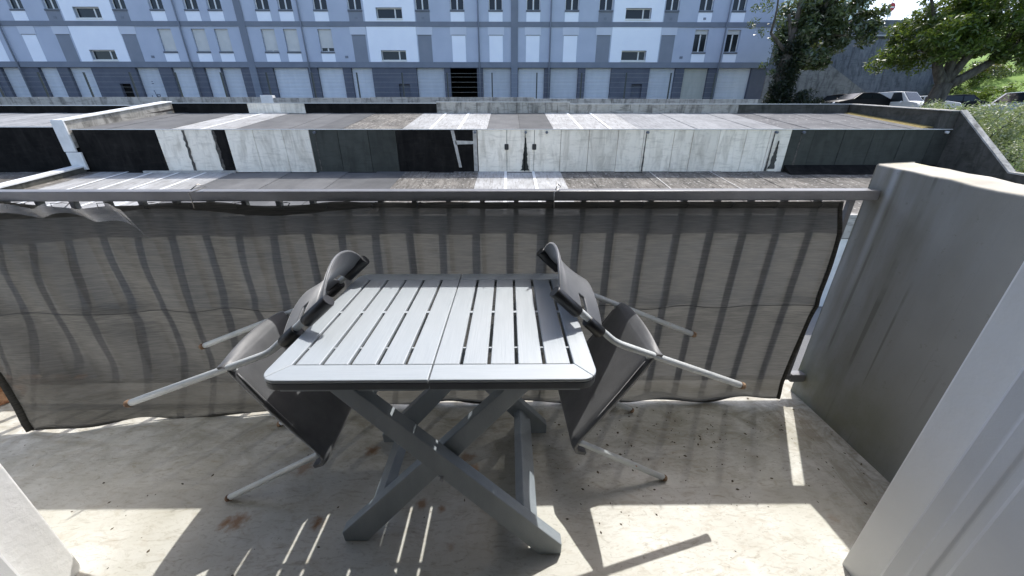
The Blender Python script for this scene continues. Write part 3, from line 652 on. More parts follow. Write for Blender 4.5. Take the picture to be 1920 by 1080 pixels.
# right-hand parapet following the roof, then the raking end wall
MB().hexa([(15.85, W0 - .05, ZU - .3), (16.4, W0 - .05, ZU - .3), (16.4, Y1 + .15, PZ - .3), (15.85, Y1 + .15, PZ - .3), (15.95, W0 - .05, ZU + .62), (16.4, W0 - .05, ZU + .62), (16.2, Y1 + .15, PZ + .38), (15.75, Y1 + .15, PZ + .38)]).build('side_parapet', 'concrete_dark', upg, bevel=.01)
MB().hexa([(15.9, W0 - .05, ZU + .623), (16.42, W0 - .05, ZU + .623), (16.22, Y1 + .15, PZ + .383), (15.72, Y1 + .15, PZ + .383), (15.9, W0 - .05, ZU + .65), (16.42, W0 - .05, ZU + .65), (16.22, Y1 + .15, PZ + .41), (15.72, Y1 + .15, PZ + .41)]).build('side_coping', 'concrete_low', upg)
rk = [(W0 - .052, 1.76), (12.25, -.12), (9.9, -.30), (9.9, -3.7), (W0 - .052, -3.7)]
MB().prism(rk, 'x', 16.22, 16.42).build('raking_wall', 'concrete_dark', upg, bevel=.01)
MB().prism([(W0 - .052, 1.763), (12.25, -.117), (9.9, -.297), (9.9, -.25), (12.23, -.07), (W0 - .052, 1.815)], 'x', 16.20, 16.44).build('raking_coping', 'concrete_low', upg)
MB().hexa([(15.45, W0 + .3, zu_(W0 + .3) + .02), (15.86, W0 + .3, zu_(W0 + .3) + .02), (15.76, Y1 - .1, zu_(Y1 - .1) + .02), (15.5, Y1 - .1, zu_(Y1 - .1) + .02), (15.6, W0 + .3, zu_(W0 + .3) + .05), (15.86, W0 + .3, zu_(W0 + .3) + .07), (15.76, Y1 - .1, zu_(Y1 - .1) + .07), (15.6, Y1 - .1, zu_(Y1 - .1) + .04)]).build('moss_edge', 'moss', upg)
# left divider parapet between the two blocks, and the neighbouring block
MB().hexa([(-16.18, W0 - .1, ZU - .6), (-15.78, W0 - .1, ZU - .6), (-15.4, Y1 + .1, PZ - .3), (-15.8, Y1 + .1, PZ - .3), (-16.18, W0 - .1, ZU + .30), (-15.78, W0 - .1, ZU + .30), (-15.4, Y1 + .1, PZ + .46), (-15.8, Y1 + .1, PZ + .46)]).build('divider_parapet', 'concrete_old', upg, bevel=.012)
MB().hexa([(-16.22, W0 - .1, ZU + .303), (-15.74, W0 - .1, ZU + .303), (-15.36, Y1 + .1, PZ + .463), (-15.84, Y1 + .1, PZ + .463), (-16.22, W0 - .1, ZU + .335), (-15.74, W0 - .1, ZU + .335), (-15.36, Y1 + .1, PZ + .495), (-15.84, Y1 + .1, PZ + .495)]).build('divider_coping', 'coping', upg)
MB().hexa([(-15.80, W0 + .3, ZU + .07), (-15.775, W0 + .3, ZU + .07), (-15.395, Y1 + .1, PZ + .12), (-15.42, Y1 + .1, PZ + .12), (-15.80, W0 + .3, ZU + .13), (-15.768, W0 + .3, ZU + .13), (-15.388, Y1 + .1, PZ + .20), (-15.42, Y1 + .1, PZ + .20)]).build('felt_lap', 'strip_dark', upg)
MB().box(-16.2, -15.76, W0 - .16, W0 - .1, ZL + .72, ZU + .34).build('corner_flashing', 'coping', upg, bevel=.01)
MB().box(-16.15, -15.62, W0 - .17, W0 - .1, ZL + .1, ZL + .705).build('corner_flashing', 'coping', upg, bevel=.01)
MB().box(-34, -16.2, W0 - .06, W0 + .05, ZL - .4, ZU + .1).build('wall_panel', 'facing_black', upg)
MB().box(-34, -16.19, W0 - .09, W0 + .1, ZU + .102, ZU + .13).build('front_flashing', 'coping', upg)
MB().box(-34, -15.7, Y1 - .05, Y1 + .15, PZ - .2, PZ + .3).build('parapet_panel', 'facing_black', upg)
MB().box(-34, -15.7, Y1 - .07, Y1 + .17, PZ + .303, PZ + .335).build('parapet_coping', 'coping', upg)
def lowdiv(z0, z1, mat, nm, wx=0.0): MB().hexa([(-16.25 - wx, Y0, zl_(Y0) + z0), (-15.85 + wx, Y0, zl_(Y0) + z0), (-15.75 + wx, W0 - .1, zl_(W0) + z0), (-16.15 - wx, W0 - .1, zl_(W0) + z0), (-16.25 - wx, Y0, zl_(Y0) + z1), (-15.85 + wx, Y0, zl_(Y0) + z1), (-15.75 + wx, W0 - .1, zl_(W0) + z1), (-16.15 - wx, W0 - .1, zl_(W0) + z1)]).build(nm, mat, low)
lowdiv(-.05, .19, 'concrete_dark', 'divider_parapet'); lowdiv(.193, .24, 'coping', 'divider_coping', .03)

# ---------------------------------------------------------------- low concrete wall with wire fence in front of the apartment block
lw = empty('low_street_wall', (0, 24, 2)); tag(lw, 'low stained concrete wall running below the apartment block garages', 'wall', kind='thing')
def lwp(x0, x1, zt): MB().box(x0 + .01, x1 - .01, -.12, .12, -.8, zt - 2).build('wall_block', 'concrete_low', lw, bevel=.008)
for x0, x1, zt in ((-48, -40, 2.78), (-40, -34, 2.79), (-34, -27, 2.79), (-27, -20, 2.80), (-20, -14.3, 2.80), (-13.6, -8, 2.76), (-8, -4, 2.80), (-4, 1.5, 2.80), (1.5, 6, 2.73), (6, 10, 2.72), (10, 14.6, 2.70)): lwp(x0, x1, zt)
MB().box(-14.3, -13.6, -.16, .16, -.8, .90).build('pier', 'coping', lw, bevel=.02)
fe = empty('wire_fence', (0, 24.3, 2.7)); tag(fe, 'thin wire fence on dark posts above the low street wall', 'fence')
pm = MB().box(-.035, .035, -.035, .035, -.6, 1.38).mesh('post'); pm.materials.append(MAT['post'])
xp = -8.72
for i in range(-9, 9): link_mesh('post', pm, fe, (xp + 2.59 * i, 0, 0))
for zz in (.12, .38, .64, .90, 1.16, 1.34):
    MB().box(xp - 2.59 * 9, xp + 2.59 * 8.5, -.006, .006, zz - .003, zz + .003).build('wire', 'fwire', fe)

# ================================================================== APARTMENT BLOCK
B = 33.5; ap = empty('apartment_block', (-10, B, 2.0)); tag(ap, 'long blue grey apartment block with white panels and ground floor garages', 'apartment block')
OX, OY, OZ = 10, -B, -2.0
def A(mb, name, mat, parent=None, bevel=0):
    mb.v = [(v[0] + OX, v[1] + OY, v[2] + OZ) for v in mb.v] if parent is None else mb.v
    return mb.build(name, mat, parent or ap, bevel=bevel)
def abox(name, mat, x0, x1, y0, y1, z0, z1, parent=None):
    mb = MB().box(x0 + OX, x1 + OX, y0 + OY, y1 + OY, z0 + OZ, z1 + OZ); return mb.build(name, mat, parent or ap)
def holed(name, mat, x0, x1, z0, z1, holes, y0, y1):
    cuts = sorted({x0, x1} | {max(x0, h[0]) for h in holes} | {min(x1, h[1]) for h in holes}); mb = MB()
    for a_, b_ in zip(cuts[:-1], cuts[1:]):
        hs = sorted((h[2], h[3]) for h in holes if h[0] < (a_ + b_) / 2 < h[1]); z = z0
        for h0, h1 in hs:
            if h0 > z: mb.box(a_ + OX, b_ + OX, y0 + OY, y1 + OY, z + OZ, h0 + OZ)
            z = max(z, h1)
        if z < z1: mb.box(a_ + OX, b_ + OX, y0 + OY, y1 + OY, z + OZ, z1 + OZ)
    return mb.build(name, mat, ap)
XA, XB = -47.0, 20.6; ZG = 5.47; F1 = 5.85; B2 = 8.15; F2 = 8.47; B3 = 10.82; F3 = 11.14
cols = dict(a=-39.25, b=-36.4, c=-33.85, e=-28.85, f=-26.1, g=-23.55, h=-21.82, i=-18.3, j=-16.6, k=-14.0, l=-11.45, n=-6.42, o=-3.82, p=-.95, q=1.88, r=4.78, s=7.33, u=12.31, v=14.86, w=17.35)
grey = set('cenlsu'); blind = set('abcelnopqrsu'); shut = set('fghijk')
strips = (-31.32, -8.92, 9.80); HWIN = .52
holes1 = [(cols[k] - HWIN, cols[k] + HWIN, 6.53, 8.0) for k in cols if k not in blind] + [(s_ - .97, s_ + .97, 5.97, 6.63) for s_ in strips]
holes2 = [(cols[k] - HWIN, cols[k] + HWIN, 9.20, 10.67) for k in cols] + [(s_ - .97, s_ + .97, 8.66, 9.34) for s_ in strips]
D0, D1 = B, B + .3
holed('wall', 'fac_blue', XA, XB, F1, B2, holes1, D0, D1); holed('wall', 'fac_blue', XA, XB, F2, B3, holes2, D0, D1)
abox('floor_band', 'fac_band', XA, XB, B - .05, D1, ZG, F1); abox('floor_band', 'fac_band', XA, XB, B - .05, D1, B2, F2); abox('floor_band', 'fac_band', XA, XB, B - .05, D1, B3, F3)
abox('wall', 'fac_blue', XA, XB, D0, D1, F3, 13.6); abox('back_wall', 'dark_void', XA, XB, B + 6, B + 11, 2.0, 13.5); abox('side_wall', 'fac_blue', XB - .25, XB, D1, B + 11, 2.0, 13.6); abox('roof', 'fac_band', XA, XB, B - .1, B + 11, 13.61, 13.9)
for x_ in (-20.1, .47, -40.7): abox('pillar', 'fac_band', x_ - .26, x_ + .26, B - .07, B - .0505, 2.5, 13.5); abox('pillar', 'fac_band', x_ - .26, x_ + .26, B - .0504, B + .28, 2.5, 5.465)
for x_ in (-38.15, -24.75, -15.62, -2.27, 3.21, 16.6): MB().tube([(x_ + OX, B - .12 + OY, 2.6 + OZ), (x_ + OX, B - .12 + OY, 13.5 + OZ)], .055, 8).build('downpipe', 'fac_band', ap)
# windows
def window(x_, z0, z1, hw, kind, rnd_):
    y_ = B + .17
    fr = MB(); t = .06
    fr.box(x_ - hw + .005 + OX, x_ - hw + t + OX, y_ + OY, y_ + .07 + OY, z0 + OZ, z1 + OZ); fr.box(x_ + hw - t + OX, x_ + hw - .005 + OX, y_ + OY, y_ + .07 + OY, z0 + OZ, z1 + OZ)
    fr.box(x_ - hw + t + OX, x_ + hw - t + OX, y_ + OY, y_ + .07 + OY, z0 + OZ, z0 + t + OZ); fr.box(x_ - hw + t + OX, x_ + hw - t + OX, y_ + OY, y_ + .07 + OY, z1 - t + OZ, z1 + OZ)
    xm = x_ if kind != 'strip' else x_ + hw * .42
    fr.box(xm - .05 + OX, xm + .05 + OX, y_ + .001 + OY, y_ + .069 + OY, z0 + t + OZ, z1 - t + OZ)
    o = fr.build('window', 'pvc', ap)
    abox('pane', 'glass', x_ - hw + t, xm - .05, y_ + .03, y_ + .04, z0 + t, z1 - t, o); abox('pane', 'glass', xm + .05, x_ + hw - t, y_ + .03, y_ + .04, z0 + t, z1 - t, o)
    if kind == 'shutter': abox('shutter', 'shutter', x_ - hw + .03, x_ + hw - .03, y_ - .05, y_ - .01, z0 + rnd_.choice((.05, .08, .26)), z1, o)
    if kind == 'half': abox('shutter', 'shutter', x_ - hw + .03, x_ + hw - .03, y_ - .05, y_ - .01, z1 - .28, z1, o)
    if kind == 'strip': abox('sill', 'pvc', x_ - hw - .02, x_ + hw + .02, B - .07, B + .16, z0 - .09, z0, o)
    else: abox('sill', 'sill', x_ - hw - .02, x_ + hw + .02, B - .06, B + .16, z0 - .11, z0 - .001, o)
rw = random.Random(2)
for k_, x_ in cols.items():
    if k_ in blind:
        abox('blind_panel', 'fac_grey' if k_ in grey else 'fac_white', x_ - HWIN, x_ + HWIN, B - .012, B - .002, F1, 7.60)
        abox('vent_box', 'fac_light', x_ - .62, x_ + .62, B - .03, B - .004, 7.64, 8.14)
        abox('vent_lip', 'sill', x_ - .52, x_ + .52, B - .035, B - .013, 7.605, 7.638)
    else:
        window(x_, 6.53, 8.0, HWIN, 'shutter' if k_ in shut else 'half', rw); abox('spandrel', 'fac_white', x_ - HWIN, x_ + HWIN, B - .02, B - .002, F1, 6.41)
    window(x_, 9.20, 10.67, HWIN, 'plain', rw); abox('spandrel', 'fac_grey' if k_ in grey else 'fac_white', x_ - HWIN, x_ + HWIN, B - .02, B - .002, F2, 9.08)
    if k_ in 'celsnuv': abox('vent_grille', 'fac_band', x_ - .1, x_ + .1, B - .035, B - .021, 8.62, 8.76)
for x_ in (-27.6, -12.6, 13.55): abox('vent_grille', 'fac_band', x_ - .12, x_ + .12, B - .02, B - .002, 6.1, 6.26)
for s_ in strips:
    holed('white_panel', 'fac_white', s_ - 1.86, s_ + 1.9, F1, B2, [(s_ - .97, s_ + .97, 5.97, 6.63)], B - .028, B - .002)
    holed('white_panel', 'fac_white', s_ - 1.86, s_ + 1.9, F2, B3, [(s_ - .97, s_ + .97, 8.66, 9.34)], B - .028, B - .002)
    window(s_, 5.97, 6.63, .96, 'strip', rw); window(s_, 8.66, 9.34, .96, 'strip', rw)
# garage floor
doors = [(-46.5, -44.3), (-43.6, -41.4), (-39.85, -38.25), (-36.9, -35.45), (-34.6, -32.8), (-29.35, -27.55), (-26.55, -24.8), (-24.0, -22.72), (-22.66, -21.1), (-18.6, -15.85), (-15.1, -13.1), (-12.45, -10.8), (-7.3, -5.1), (-2.05, .2), (.76, 2.87), (3.35, 5.56), (6.12, 8.2), (11.25, 13.3), (14.0, 15.95), (16.75, 19.4)]
small = [(-31.0, -30.15), (-8.8, -7.92), (9.92, 10.78)]; opening = (-4.62, -2.5)
gh = [(a_, b_, 2.9, ZG) for a_, b_ in doors] + [(a_, b_, 2.9, 4.35) for a_, b_ in small] + [(*opening, 2.9, ZG)]
holed('garage_wall', 'fac_slate', XA, XB, 2.0, ZG - .004, gh, B + .04, B + .34)
for a_, b_ in doors: abox('garage_door', 'door_old' if a_ == 14.0 else 'door', a_ + .02, b_ - .02, B + .24, B + .30, 2.9, ZG - .006)
for a_, b_ in small: abox('service_door', 'dark_void' if a_ < -20 else 'fac_slate', a_, b_, B + .28, B + .32, 2.9, 4.35)
abox('forecourt', 'concrete_low', XA, XB, 27.5, B + .9, 1.8, 2.92)
tag(ap, None)
# dark marks sprayed on one door
gm = MB(); 
for (x0, z0, x1, z1) in ((-28.9, 3.55, -28.95, 3.3), (-28.62, 3.9, -28.5, 3.3), (-28.5, 3.3, -28.45, 3.62), (-28.45, 3.62, -28.25, 3.6), (-28.25, 3.6, -28.3, 3.42), (-28.3, 3.42, -28.45, 3.45), (-28.55, 4.55, -28.5, 4.5), (-28.6, 4.38, -28.45, 4.38)):
    gm.tube([(x0 + OX, B + .236 + OY, z0 + OZ), (x1 + OX, B + .236 + OY, z1 + OZ)], .025, 6, flat=1)
gm.build('sprayed_marks', 'fac_slate', ap)

# ================================================================== RETAINING WALL, STREET ABOVE, SIGN
rt_ = empty('retaining_wall', (28, 38, 2)); tag(rt_, 'tall stained grey concrete retaining wall behind the parked cars', 'wall', kind='thing')
def rbox(n_, m_, x0, x1, y0, y1, z0, z1): return MB().box(x0 - 28, x1 - 28, y0 - 38, y1 - 38, z0 - 2, z1 - 2).build(n_, m_, rt_)
x = 20.7
for i in range(7):
    MB().hexa([(x - 28 + .01, -.9, -.6), (x + 2.6 - 28 - .01, -.9, -.6), (x + 2.6 - 28 - .01, .6, -.6), (x - 28 + .01, .6, -.6), (x - 28 + .01, 0, 6.3), (x + 2.6 - 28 - .01, 0, 6.3), (x + 2.6 - 28 - .01, .6, 6.3), (x - 28 + .01, .6, 6.3)]).build('wall_slab', 'concrete_retaining', rt_)
    x += 2.6
rbox('coping', 'concrete_dark', 20.7, 38.9, 37.9, 38.7, 8.302, 8.42); rbox('upper_wall', 'concrete_retaining', 20.7, 38.9, 39.4, 39.8, 8.3, 9.95); rbox('ledge', 'concrete_retaining', 20.7, 38.9, 38.6, 39.42, 8.2, 8.35); rbox('handrail', 'coping', 20.7, 38.9, 37.98, 38.02, 8.50, 8.55)
for i in range(10): rbox('handrail_post', 'galv', 21 + i * 1.9, 21.05 + i * 1.9, 37.98, 38.02, 8.42, 8.5)
bt = MB().prism([(22.3, 1.6), (31.6, 1.6), (31.6, 3.9), (27.6, 6.05), (26.3, 6.0), (22.3, 5.6)], 'y', 36.2, 37.0); o = bt.build('sloping_buttress_wall', 'concrete_mid'); tag(o, 'lower concrete wall with sloping top in front of the retaining wall', 'wall', kind='thing')
sg = empty('no_entry_sign', (34.9, 40.6, 9.9)); tag(sg, 'round red no entry sign on a post above the retaining wall', 'sign')
MB().tube([(0, 0, 0), (0, 0, 2.6)], .035, 8).build('post', 'galv', sg)
MB().tube([(0, -.07, 1.25), (0, -.05, 1.25)], .33, 24).build('disc', 'sign_red', sg)
for ch_ in sg.children: pass
MB().box(-.23, .23, -.078, -.0715, 1.19, 1.31).build('white_bar', 'sign_white', sg); MB().box(-.2, .2, -.06, -.045, .52, .82).build('plate', 'sign_white', sg)
hs = empty('white_house', (37, 62, 9.8)); tag(hs, 'white rendered house corner showing above the retaining wall', 'house')
MB().box(-14, 13.2, 0, 9, 0, 9).build('wall', 'fac_white', hs)
MB().prism([(-14.4, 9), (13.6, 9), (13.6, 9.3), (-.4, 12.5), (-14.4, 9.3)], 'y', -.4, 9.4).build('roof', 'fac_slate', hs)
for i in range(3): wdo = MB().box(-10 + i * 7, -8.9 + i * 7, -.03, .02, 4.5, 5.9).build('window', 'pvc', hs); MB().box(-9.9 + i * 7, -9 + i * 7, -.04, -.031, 4.6, 5.8).build('pane', 'glass', wdo)

# ================================================================== CARS
def make_car(label, loc, rz, L_, W_, H_, paint, style):
    c = empty('parked_car', loc, rz); tag(c, label, 'van' if style == 'van' else 'car', 'cars parked below the retaining wall')
    h = L_ / 2
    if style == 'sedan':
        low_ = [(-h, .32), (-h, .62), (-h + .12, .78), (-h * .5, .95), (h * .55, 1.0), (h - .1, .92), (h, .70), (h, .32)]
        roof_ = [(-h * .48, .93), (-h * .16, H_ - .04), (h * .12, H_), (h * .42, H_ - .05), (h * .82, .98)]
    elif style == 'van':
        low_ = [(-h, .34), (-h, .72), (-h + .25, .95), (-h * .62, 1.08), (h - .02, 1.1), (h, .9), (h, .34)]
        roof_ = [(-h * .64, 1.06), (-h * .34, H_ - .06), (-h * .1, H_), (h * .85, H_ - .02), (h * .98, 1.08)]
    else:
        low_ = [(-h, .34), (-h, .70), (-h + .15, .88), (-h * .55, 1.02), (h * .7, 1.06), (h - .04, 1.0), (h, .75), (h, .34)]
        roof_ = [(-h * .52, 1.0), (-h * .2, H_ - .05), (h * .1, H_), (h * .66, H_ - .06), (h * .93, 1.03)]
    # body: side profile extruded with rounded shoulders
    mb = MB(); n_ = len(low_); secs = ((-W_ / 2, .96), (-W_ / 2 + .0, 1.0), (-W_ / 2 + .12, 1.02), (W_ / 2 - .12, 1.02), (W_ / 2, 1.0), (W_ / 2, .96))
    secs = ((-W_ / 2, 1.0, .0), (-W_ / 2 + .1, 1.0, .05), (0, 1.0, .07), (W_ / 2 - .1, 1.0, .05), (W_ / 2, 1.0, .0))
    for y_, s_, l_ in secs:
        for i, (x_, z_) in enumerate(low_): 
            top = z_ > .6; mb.v.append((x_ * (1 - (.035 if abs(y_) > W_ / 2 - .05 else 0) * (abs(x_) > h * .9)), y_, z_ + (l_ if top else 0)))
    ns = len(secs)
    for a_ in range(ns - 1):
        for i in range(n_): j = (i + 1) % n_; mb.f.append((a_ * n_ + i, a_ * n_ + j, (a_ + 1) * n_ + j, (a_ + 1) * n_ + i)); mb.sm.append(len(mb.f) - 1)
    mb.f.append(tuple(range(n_))); mb.f.append(tuple((ns - 1) * n_ + i for i in range(n_))[::-1])
    body = mb.build('body', paint, c, bevel=.03)
    # cabin
    mb = MB(); nr = len(roof_)
    for y_, k_ in ((-1, 0), (1, 0)):
        for x_, z_ in roof_:
            f = (z_ - .95) / (H_ - .95); mb.v.append((x_, y_ * (W_ / 2 - .04 - .14 * max(0, f)), z_))
    for i in range(nr - 1): mb.f.append((i, i + 1, nr + i + 1, nr + i)); mb.sm.append(len(mb.f) - 1)
    mb.f.append(tuple(range(nr))[::-1]); mb.f.append(tuple(nr + i for i in range(nr)))
    mb.build('cabin', paint, c, bevel=.03)
    # glazing slightly proud of the cabin
    def P(i, y_): x_, z_ = roof_[i]; f = max(0, (z_ - .95) / (H_ - .95)); return Vector((x_, y_ * (W_ / 2 - .04 - .14 * f), z_))
    def glass(pts, off, nm):
        m_ = MB(); m_.v = [tuple(p + off) for p in pts]; m_.f = [tuple(range(len(pts)))]; m_.build(nm, 'glass', c, solid=.012)
    def quad(a_, b_, c_, d_, i0, j0, i1, j1):
        def Q(u, v): return a_.lerp(b_, u).lerp(d_.lerp(c_, u), v)
        return [Q(i0, j0), Q(i1, j0), Q(i1, j1), Q(i0, j1)]
    glass(quad(P(0, -1), P(0, 1), P(1, 1), P(1, -1), .08, .1, .92, .95), Vector((-.012, 0, .012)), 'windscreen')
    glass(quad(P(nr - 1, -1), P(nr - 1, 1), P(nr - 2, 1), P(nr - 2, -1), .1, .15, .9, .92), Vector((.012, 0, .012)), 'rear_window')
    for s in (-1, 1):
        off = Vector((0, s * .012, 0)); xm = roof_[2][0]
        b0 = P(0, s); b1 = P(nr - 1, s); t1 = P(1, s); t2 = P(nr - 2, s); mid = roof_[2][0] + .1
        def edge(xq, fz): zq = lerp(1.02, H_ - .1, fz); f = (zq - .95) / (H_ - .95); return Vector((xq, s * (W_ / 2 - .04 - .14 * f), zq))
        glass([edge(b0.x + .3, 0), edge(mid - .05, 0), edge(mid - .05, 1), edge(t1.x + .08, 1)], off, 'side_window')
        if style != 'van': glass([edge(mid + .03, 0), edge(b1.x - .28, 0), edge(t2.x - .05, 1), edge(mid + .03, 1)], off, 'side_window')
        MB().tube([(b0.x + .42, s * (W_ / 2 - .02), 1.03), (b0.x + .40, s * (W_ / 2 + .09), 1.08)], [.04, .085], 8).build('mirror', paint, c)
        MB().tube([(-h + .10, s * (W_ / 2 - .34), .72), (-h - .005, s * (W_ / 2 - .38), .69)], [.15, .10], 10, flat=.6).build('headlight', 'lamp', c)
        MB().box(h - .08, h + .012, s * (W_ / 2 - .13) - .10, s * (W_ / 2 - .13) + .10, .74, .96).build('tail_light', 'tail', c, bevel=.02)
        for wx in (-h * .62, h * .60):
            wh = MB().tube([(wx, s * (W_ / 2 - .2), .31), (wx, s * (W_ / 2 - .015), .31), (wx, s * (W_ / 2 + .005), .31)], [.31, .31, .28], 20).build('wheel', 'tyre', c)
            MB().tube([(wx, s * (W_ / 2 - .02), .31), (wx, s * (W_ / 2 + .012), .31)], [.21, .19], 14).build('rim', 'rim', wh)
    MB().box(-h - .012, -h + .02, -.26, .26, .42, .53).build('number_plate', 'sign_white', c)
    return c
GZ = 1.90
make_car('glossy black saloon car parked in front of the sloping concrete wall', (26.6, 31.2, 2.12), R(4), 4.7, 1.8, 1.44, 'car_black', 'sedan')
make_car('white van with bright bonnet parked between the black saloon and tree trunk', (29.35, 30.9, 1.80), R(104), 4.3, 1.75, 1.82, 'car_white', 'van')
make_car('dark brown car half hidden behind the white van', (28.3, 34.0, 2.08), R(95), 4.3, 1.78, 1.62, 'car_brown', 'hatch')
make_car('small white car parked just right of the tree trunk', (32.5, 31.6, 1.91), R(140), 3.7, 1.65, 1.48, 'car_white', 'hatch')
make_car('dark navy estate car parked below the grass slope', (35.5, 32.2, 1.95), R(172), 4.4, 1.8, 1.55, 'car_navy', 'hatch')
make_car('dark estate car seen behind small white car', (37.6, 34.4, 1.94), R(165), 4.4, 1.8, 1.6, 'car_black', 'hatch')
make_car('pale silver van at right edge beyond the whitish shrubs', (31.5, 24.6, 1.43), R(8), 4.6, 1.85, 1.75, 'car_silver', 'van')

# ================================================================== TREES AND SHRUBS
def leaves_mesh(name, centers, radii, counts, size, mat, parent, aspect=.55, droop=.0, flat=.75, seed=0):
    g_ = np.random.default_rng(seed); pts = []; 
    for c_, r_, n_ in zip(centers, radii, counts):
        d = g_.normal(size=(n_, 3)); d /= np.linalg.norm(d, axis=1)[:, None]; rr_ = g_.random(n_) ** .42
        pts.append(np.array(c_) + d * rr_[:, None] * np.array([r_, r_, r_ * flat]))
    P = np.concatenate(pts); N = len(P)
    nrm = g_.normal(size=(N, 3)) + np.array([0, 0, .9]); nrm /= np.linalg.norm(nrm, axis=1)[:, None]
    t = np.cross(nrm, g_.normal(size=(N, 3))); t /= np.linalg.norm(t, axis=1)[:, None]; b = np.cross(nrm, t)
    s = size * (.6 + .8 * g_.random(N))[:, None]
    V = np.stack([P - t * s, P - b * s * aspect * .6 + nrm * s * .12, P + t * s, P + b * s * aspect * .6 + nrm * s * .12], 1).reshape(-1, 3)
    me = bpy.data.meshes.new(name); me.vertices.add(4 * N); me.vertices.foreach_set('co', V.ravel().astype(np.float32))
    me.loops.add(4 * N); me.loops.foreach_set('vertex_index', np.arange(4 * N, dtype=np.int32)); me.polygons.add(N)
    me.polygons.foreach_set('loop_start', np.arange(0, 4 * N, 4, dtype=np.int32)); me.update(calc_edges=True); me.validate()
    me.materials.append(MAT[mat]); o = bpy.data.objects.new(name, me); COL.objects.link(o); o.parent = parent; return o
def limb(mb, p0, p1, r0, r1, rnd_, bend=.12, n=7):
    p0, p1 = Vector(p0), Vector(p1); L_ = (p1 - p0).length; off = Vector((rnd_.uniform(-1, 1), rnd_.uniform(-1, 1), rnd_.uniform(-.3, .6))) * L_ * bend; P = []
    for i in range(n + 1):
        t = i / n; P.append(p0.lerp(p1, t) + off * math.sin(math.pi * t))
    mb.tube(P, [lerp(r0, r1, i / n) for i in range(n + 1)], 8); return P
# tree with ivy-clad trunk at the end of the block
t1 = empty('tree', (18.1, 27, 1.8)); tag(t1, 'ivy covered tree with glossy dark green leaves at the end of the apartment block', 'tree')
rd = random.Random(21); mb = MB()
limb(mb, (0, 0, -.1), (-.5, 0, 3.6), .55, .36, rd, .03); limb(mb, (-.5, 0, 3.5), (-.45, .1, 7.5), .2, .07, rd, .05); limb(mb, (-.6, 0, 4.6), (-1.0, 0, 5.7), .10, .08, rd, .03)
limb(mb, (-.5, 0, 3.6), (-1.9, -.1, 4.7), .12, .07, rd, .08); limb(mb, (-1.9, -.1, 4.7), (-2.3, -.2, 7.2), .07, .03, rd, .1); limb(mb, (-.4, 0, 3.2), (1.0, 0, 5.6), .22, .12, rd); limb(mb, (1.0, 0, 5.6), (2.6, .2, 7.6), .12, .05, rd); limb(mb, (.9, 0, 4.6), (3.4, .1, 4.6), .09, .04, rd); limb(mb, (1.0, 0, 5.6), (1.2, .3, 8.8), .12, .05, rd)
mb.build('trunk', 'bark', t1)
cs, rs, ns = [], [], []
for i in range(95):
    a_ = rd.uniform(0, 6.28); q = rd.random() ** .5; cx = 1.6 + 2.25 * q * math.cos(a_); cz = 5.2 + 2.6 * q * math.sin(a_) + .25 * (cx - 1); cy = rd.uniform(-1.2, 1.5)
    if cz < 2.8 + .4 * max(0, cx - 1.2) - (.5 if cx > 2 else 0): continue
    cs.append((cx, cy, cz)); rs.append(rd.uniform(.35, .75)); ns.append(rd.randint(90, 190))
leaves_mesh('crown', cs, rs, ns, .16, 'leaf_dark', t1, seed=1)
cs, rs, ns = [], [], []
for (cx, cz, r_, n_) in ((-2.3, 6.2, .55, 70), (-2.9, 5.3, .4, 60), (-2.6, 4.7, .4, 50), (-1.6, 5.4, .5, 60), (-1.3, 4.6, .5, 60), (-1.2, 3.3, .45, 60), (-1.4, 2.6, .35, 40), (-1.7, 3.0, .3, 30), (-2.6, 7.0, .6, 80), (-1.2, 6.9, .5, 50), (-1.9, 7.5, .6, 80), (-1.0, 4.0, .5, 70), (-3.1, 6.0, .3, 30), (0, 7.6, .6, 60)): cs.append((cx, rd.uniform(-.4, .4), cz)); rs.append(r_); ns.append(n_)
leaves_mesh('sparse_branch_leaves', cs, rs, ns, .11, 'leaf_dark', t1, seed=2)
cs, rs, ns = [], [], []
for i in range(40):
    t = i / 39; cs.append((lerp(.0, -.45, t) + rd.uniform(-.3, .35) - (.35 if t < .45 else 0) * rd.random(), rd.uniform(-.5, .3), lerp(.1, 4.1, t))); rs.append(lerp(.75, .42, t)); ns.append(260)
for i in range(14): t = i / 13; cs.append((lerp(.2, 1.0, t), rd.uniform(-.3, .3), lerp(3.1, 5.9, t))); rs.append(.42); ns.append(200)
leaves_mesh('ivy', cs, rs, ns, .10, 'leaf_ivy', t1, seed=3)
# broad tree further right
t2 = empty('tree', (27.2, 26, 1.7)); tag(t2, 'broad leafy tree with forked trunk standing among the parked cars', 'tree')
mb = MB(); limb(mb, (-.1, 0, -.1), (.15, 0, 2.0), .5, .42, rd, .02)
tips = []
for (p0, p1, r0, r1) in (((.1, 0, 1.9), (-1.3, 0, 4.6), .3, .12), ((.2, 0, 1.9), (.4, .3, 5.2), .3, .13), ((.3, 0, 1.8), (3.6, -.2, 4.3), .3, .14), ((.2, 0, 2.0), (1.6, .4, 5.8), .25, .1), ((3.6, -.2, 4.3), (6.8, 0, 6.3), .14, .05), ((2.4, -.1, 3.5), (4.0, .4, 6.0), .12, .05), ((-1.3, 0, 4.6), (-2.6, .2, 6.6), .12, .05), ((.4, .3, 5.2), (0, .5, 8.4), .13, .05), ((1.6, .4, 5.8), (3.0, .6, 8.8), .1, .04), ((-.4, 0, 3.1), (-2.7, -.4, 3.7), .1, .04)): tips += limb(mb, p0, p1, r0, r1, rd, .07)[3:]
mb.build('trunk', 'bark', t2)
cs, rs, ns = [], [], []
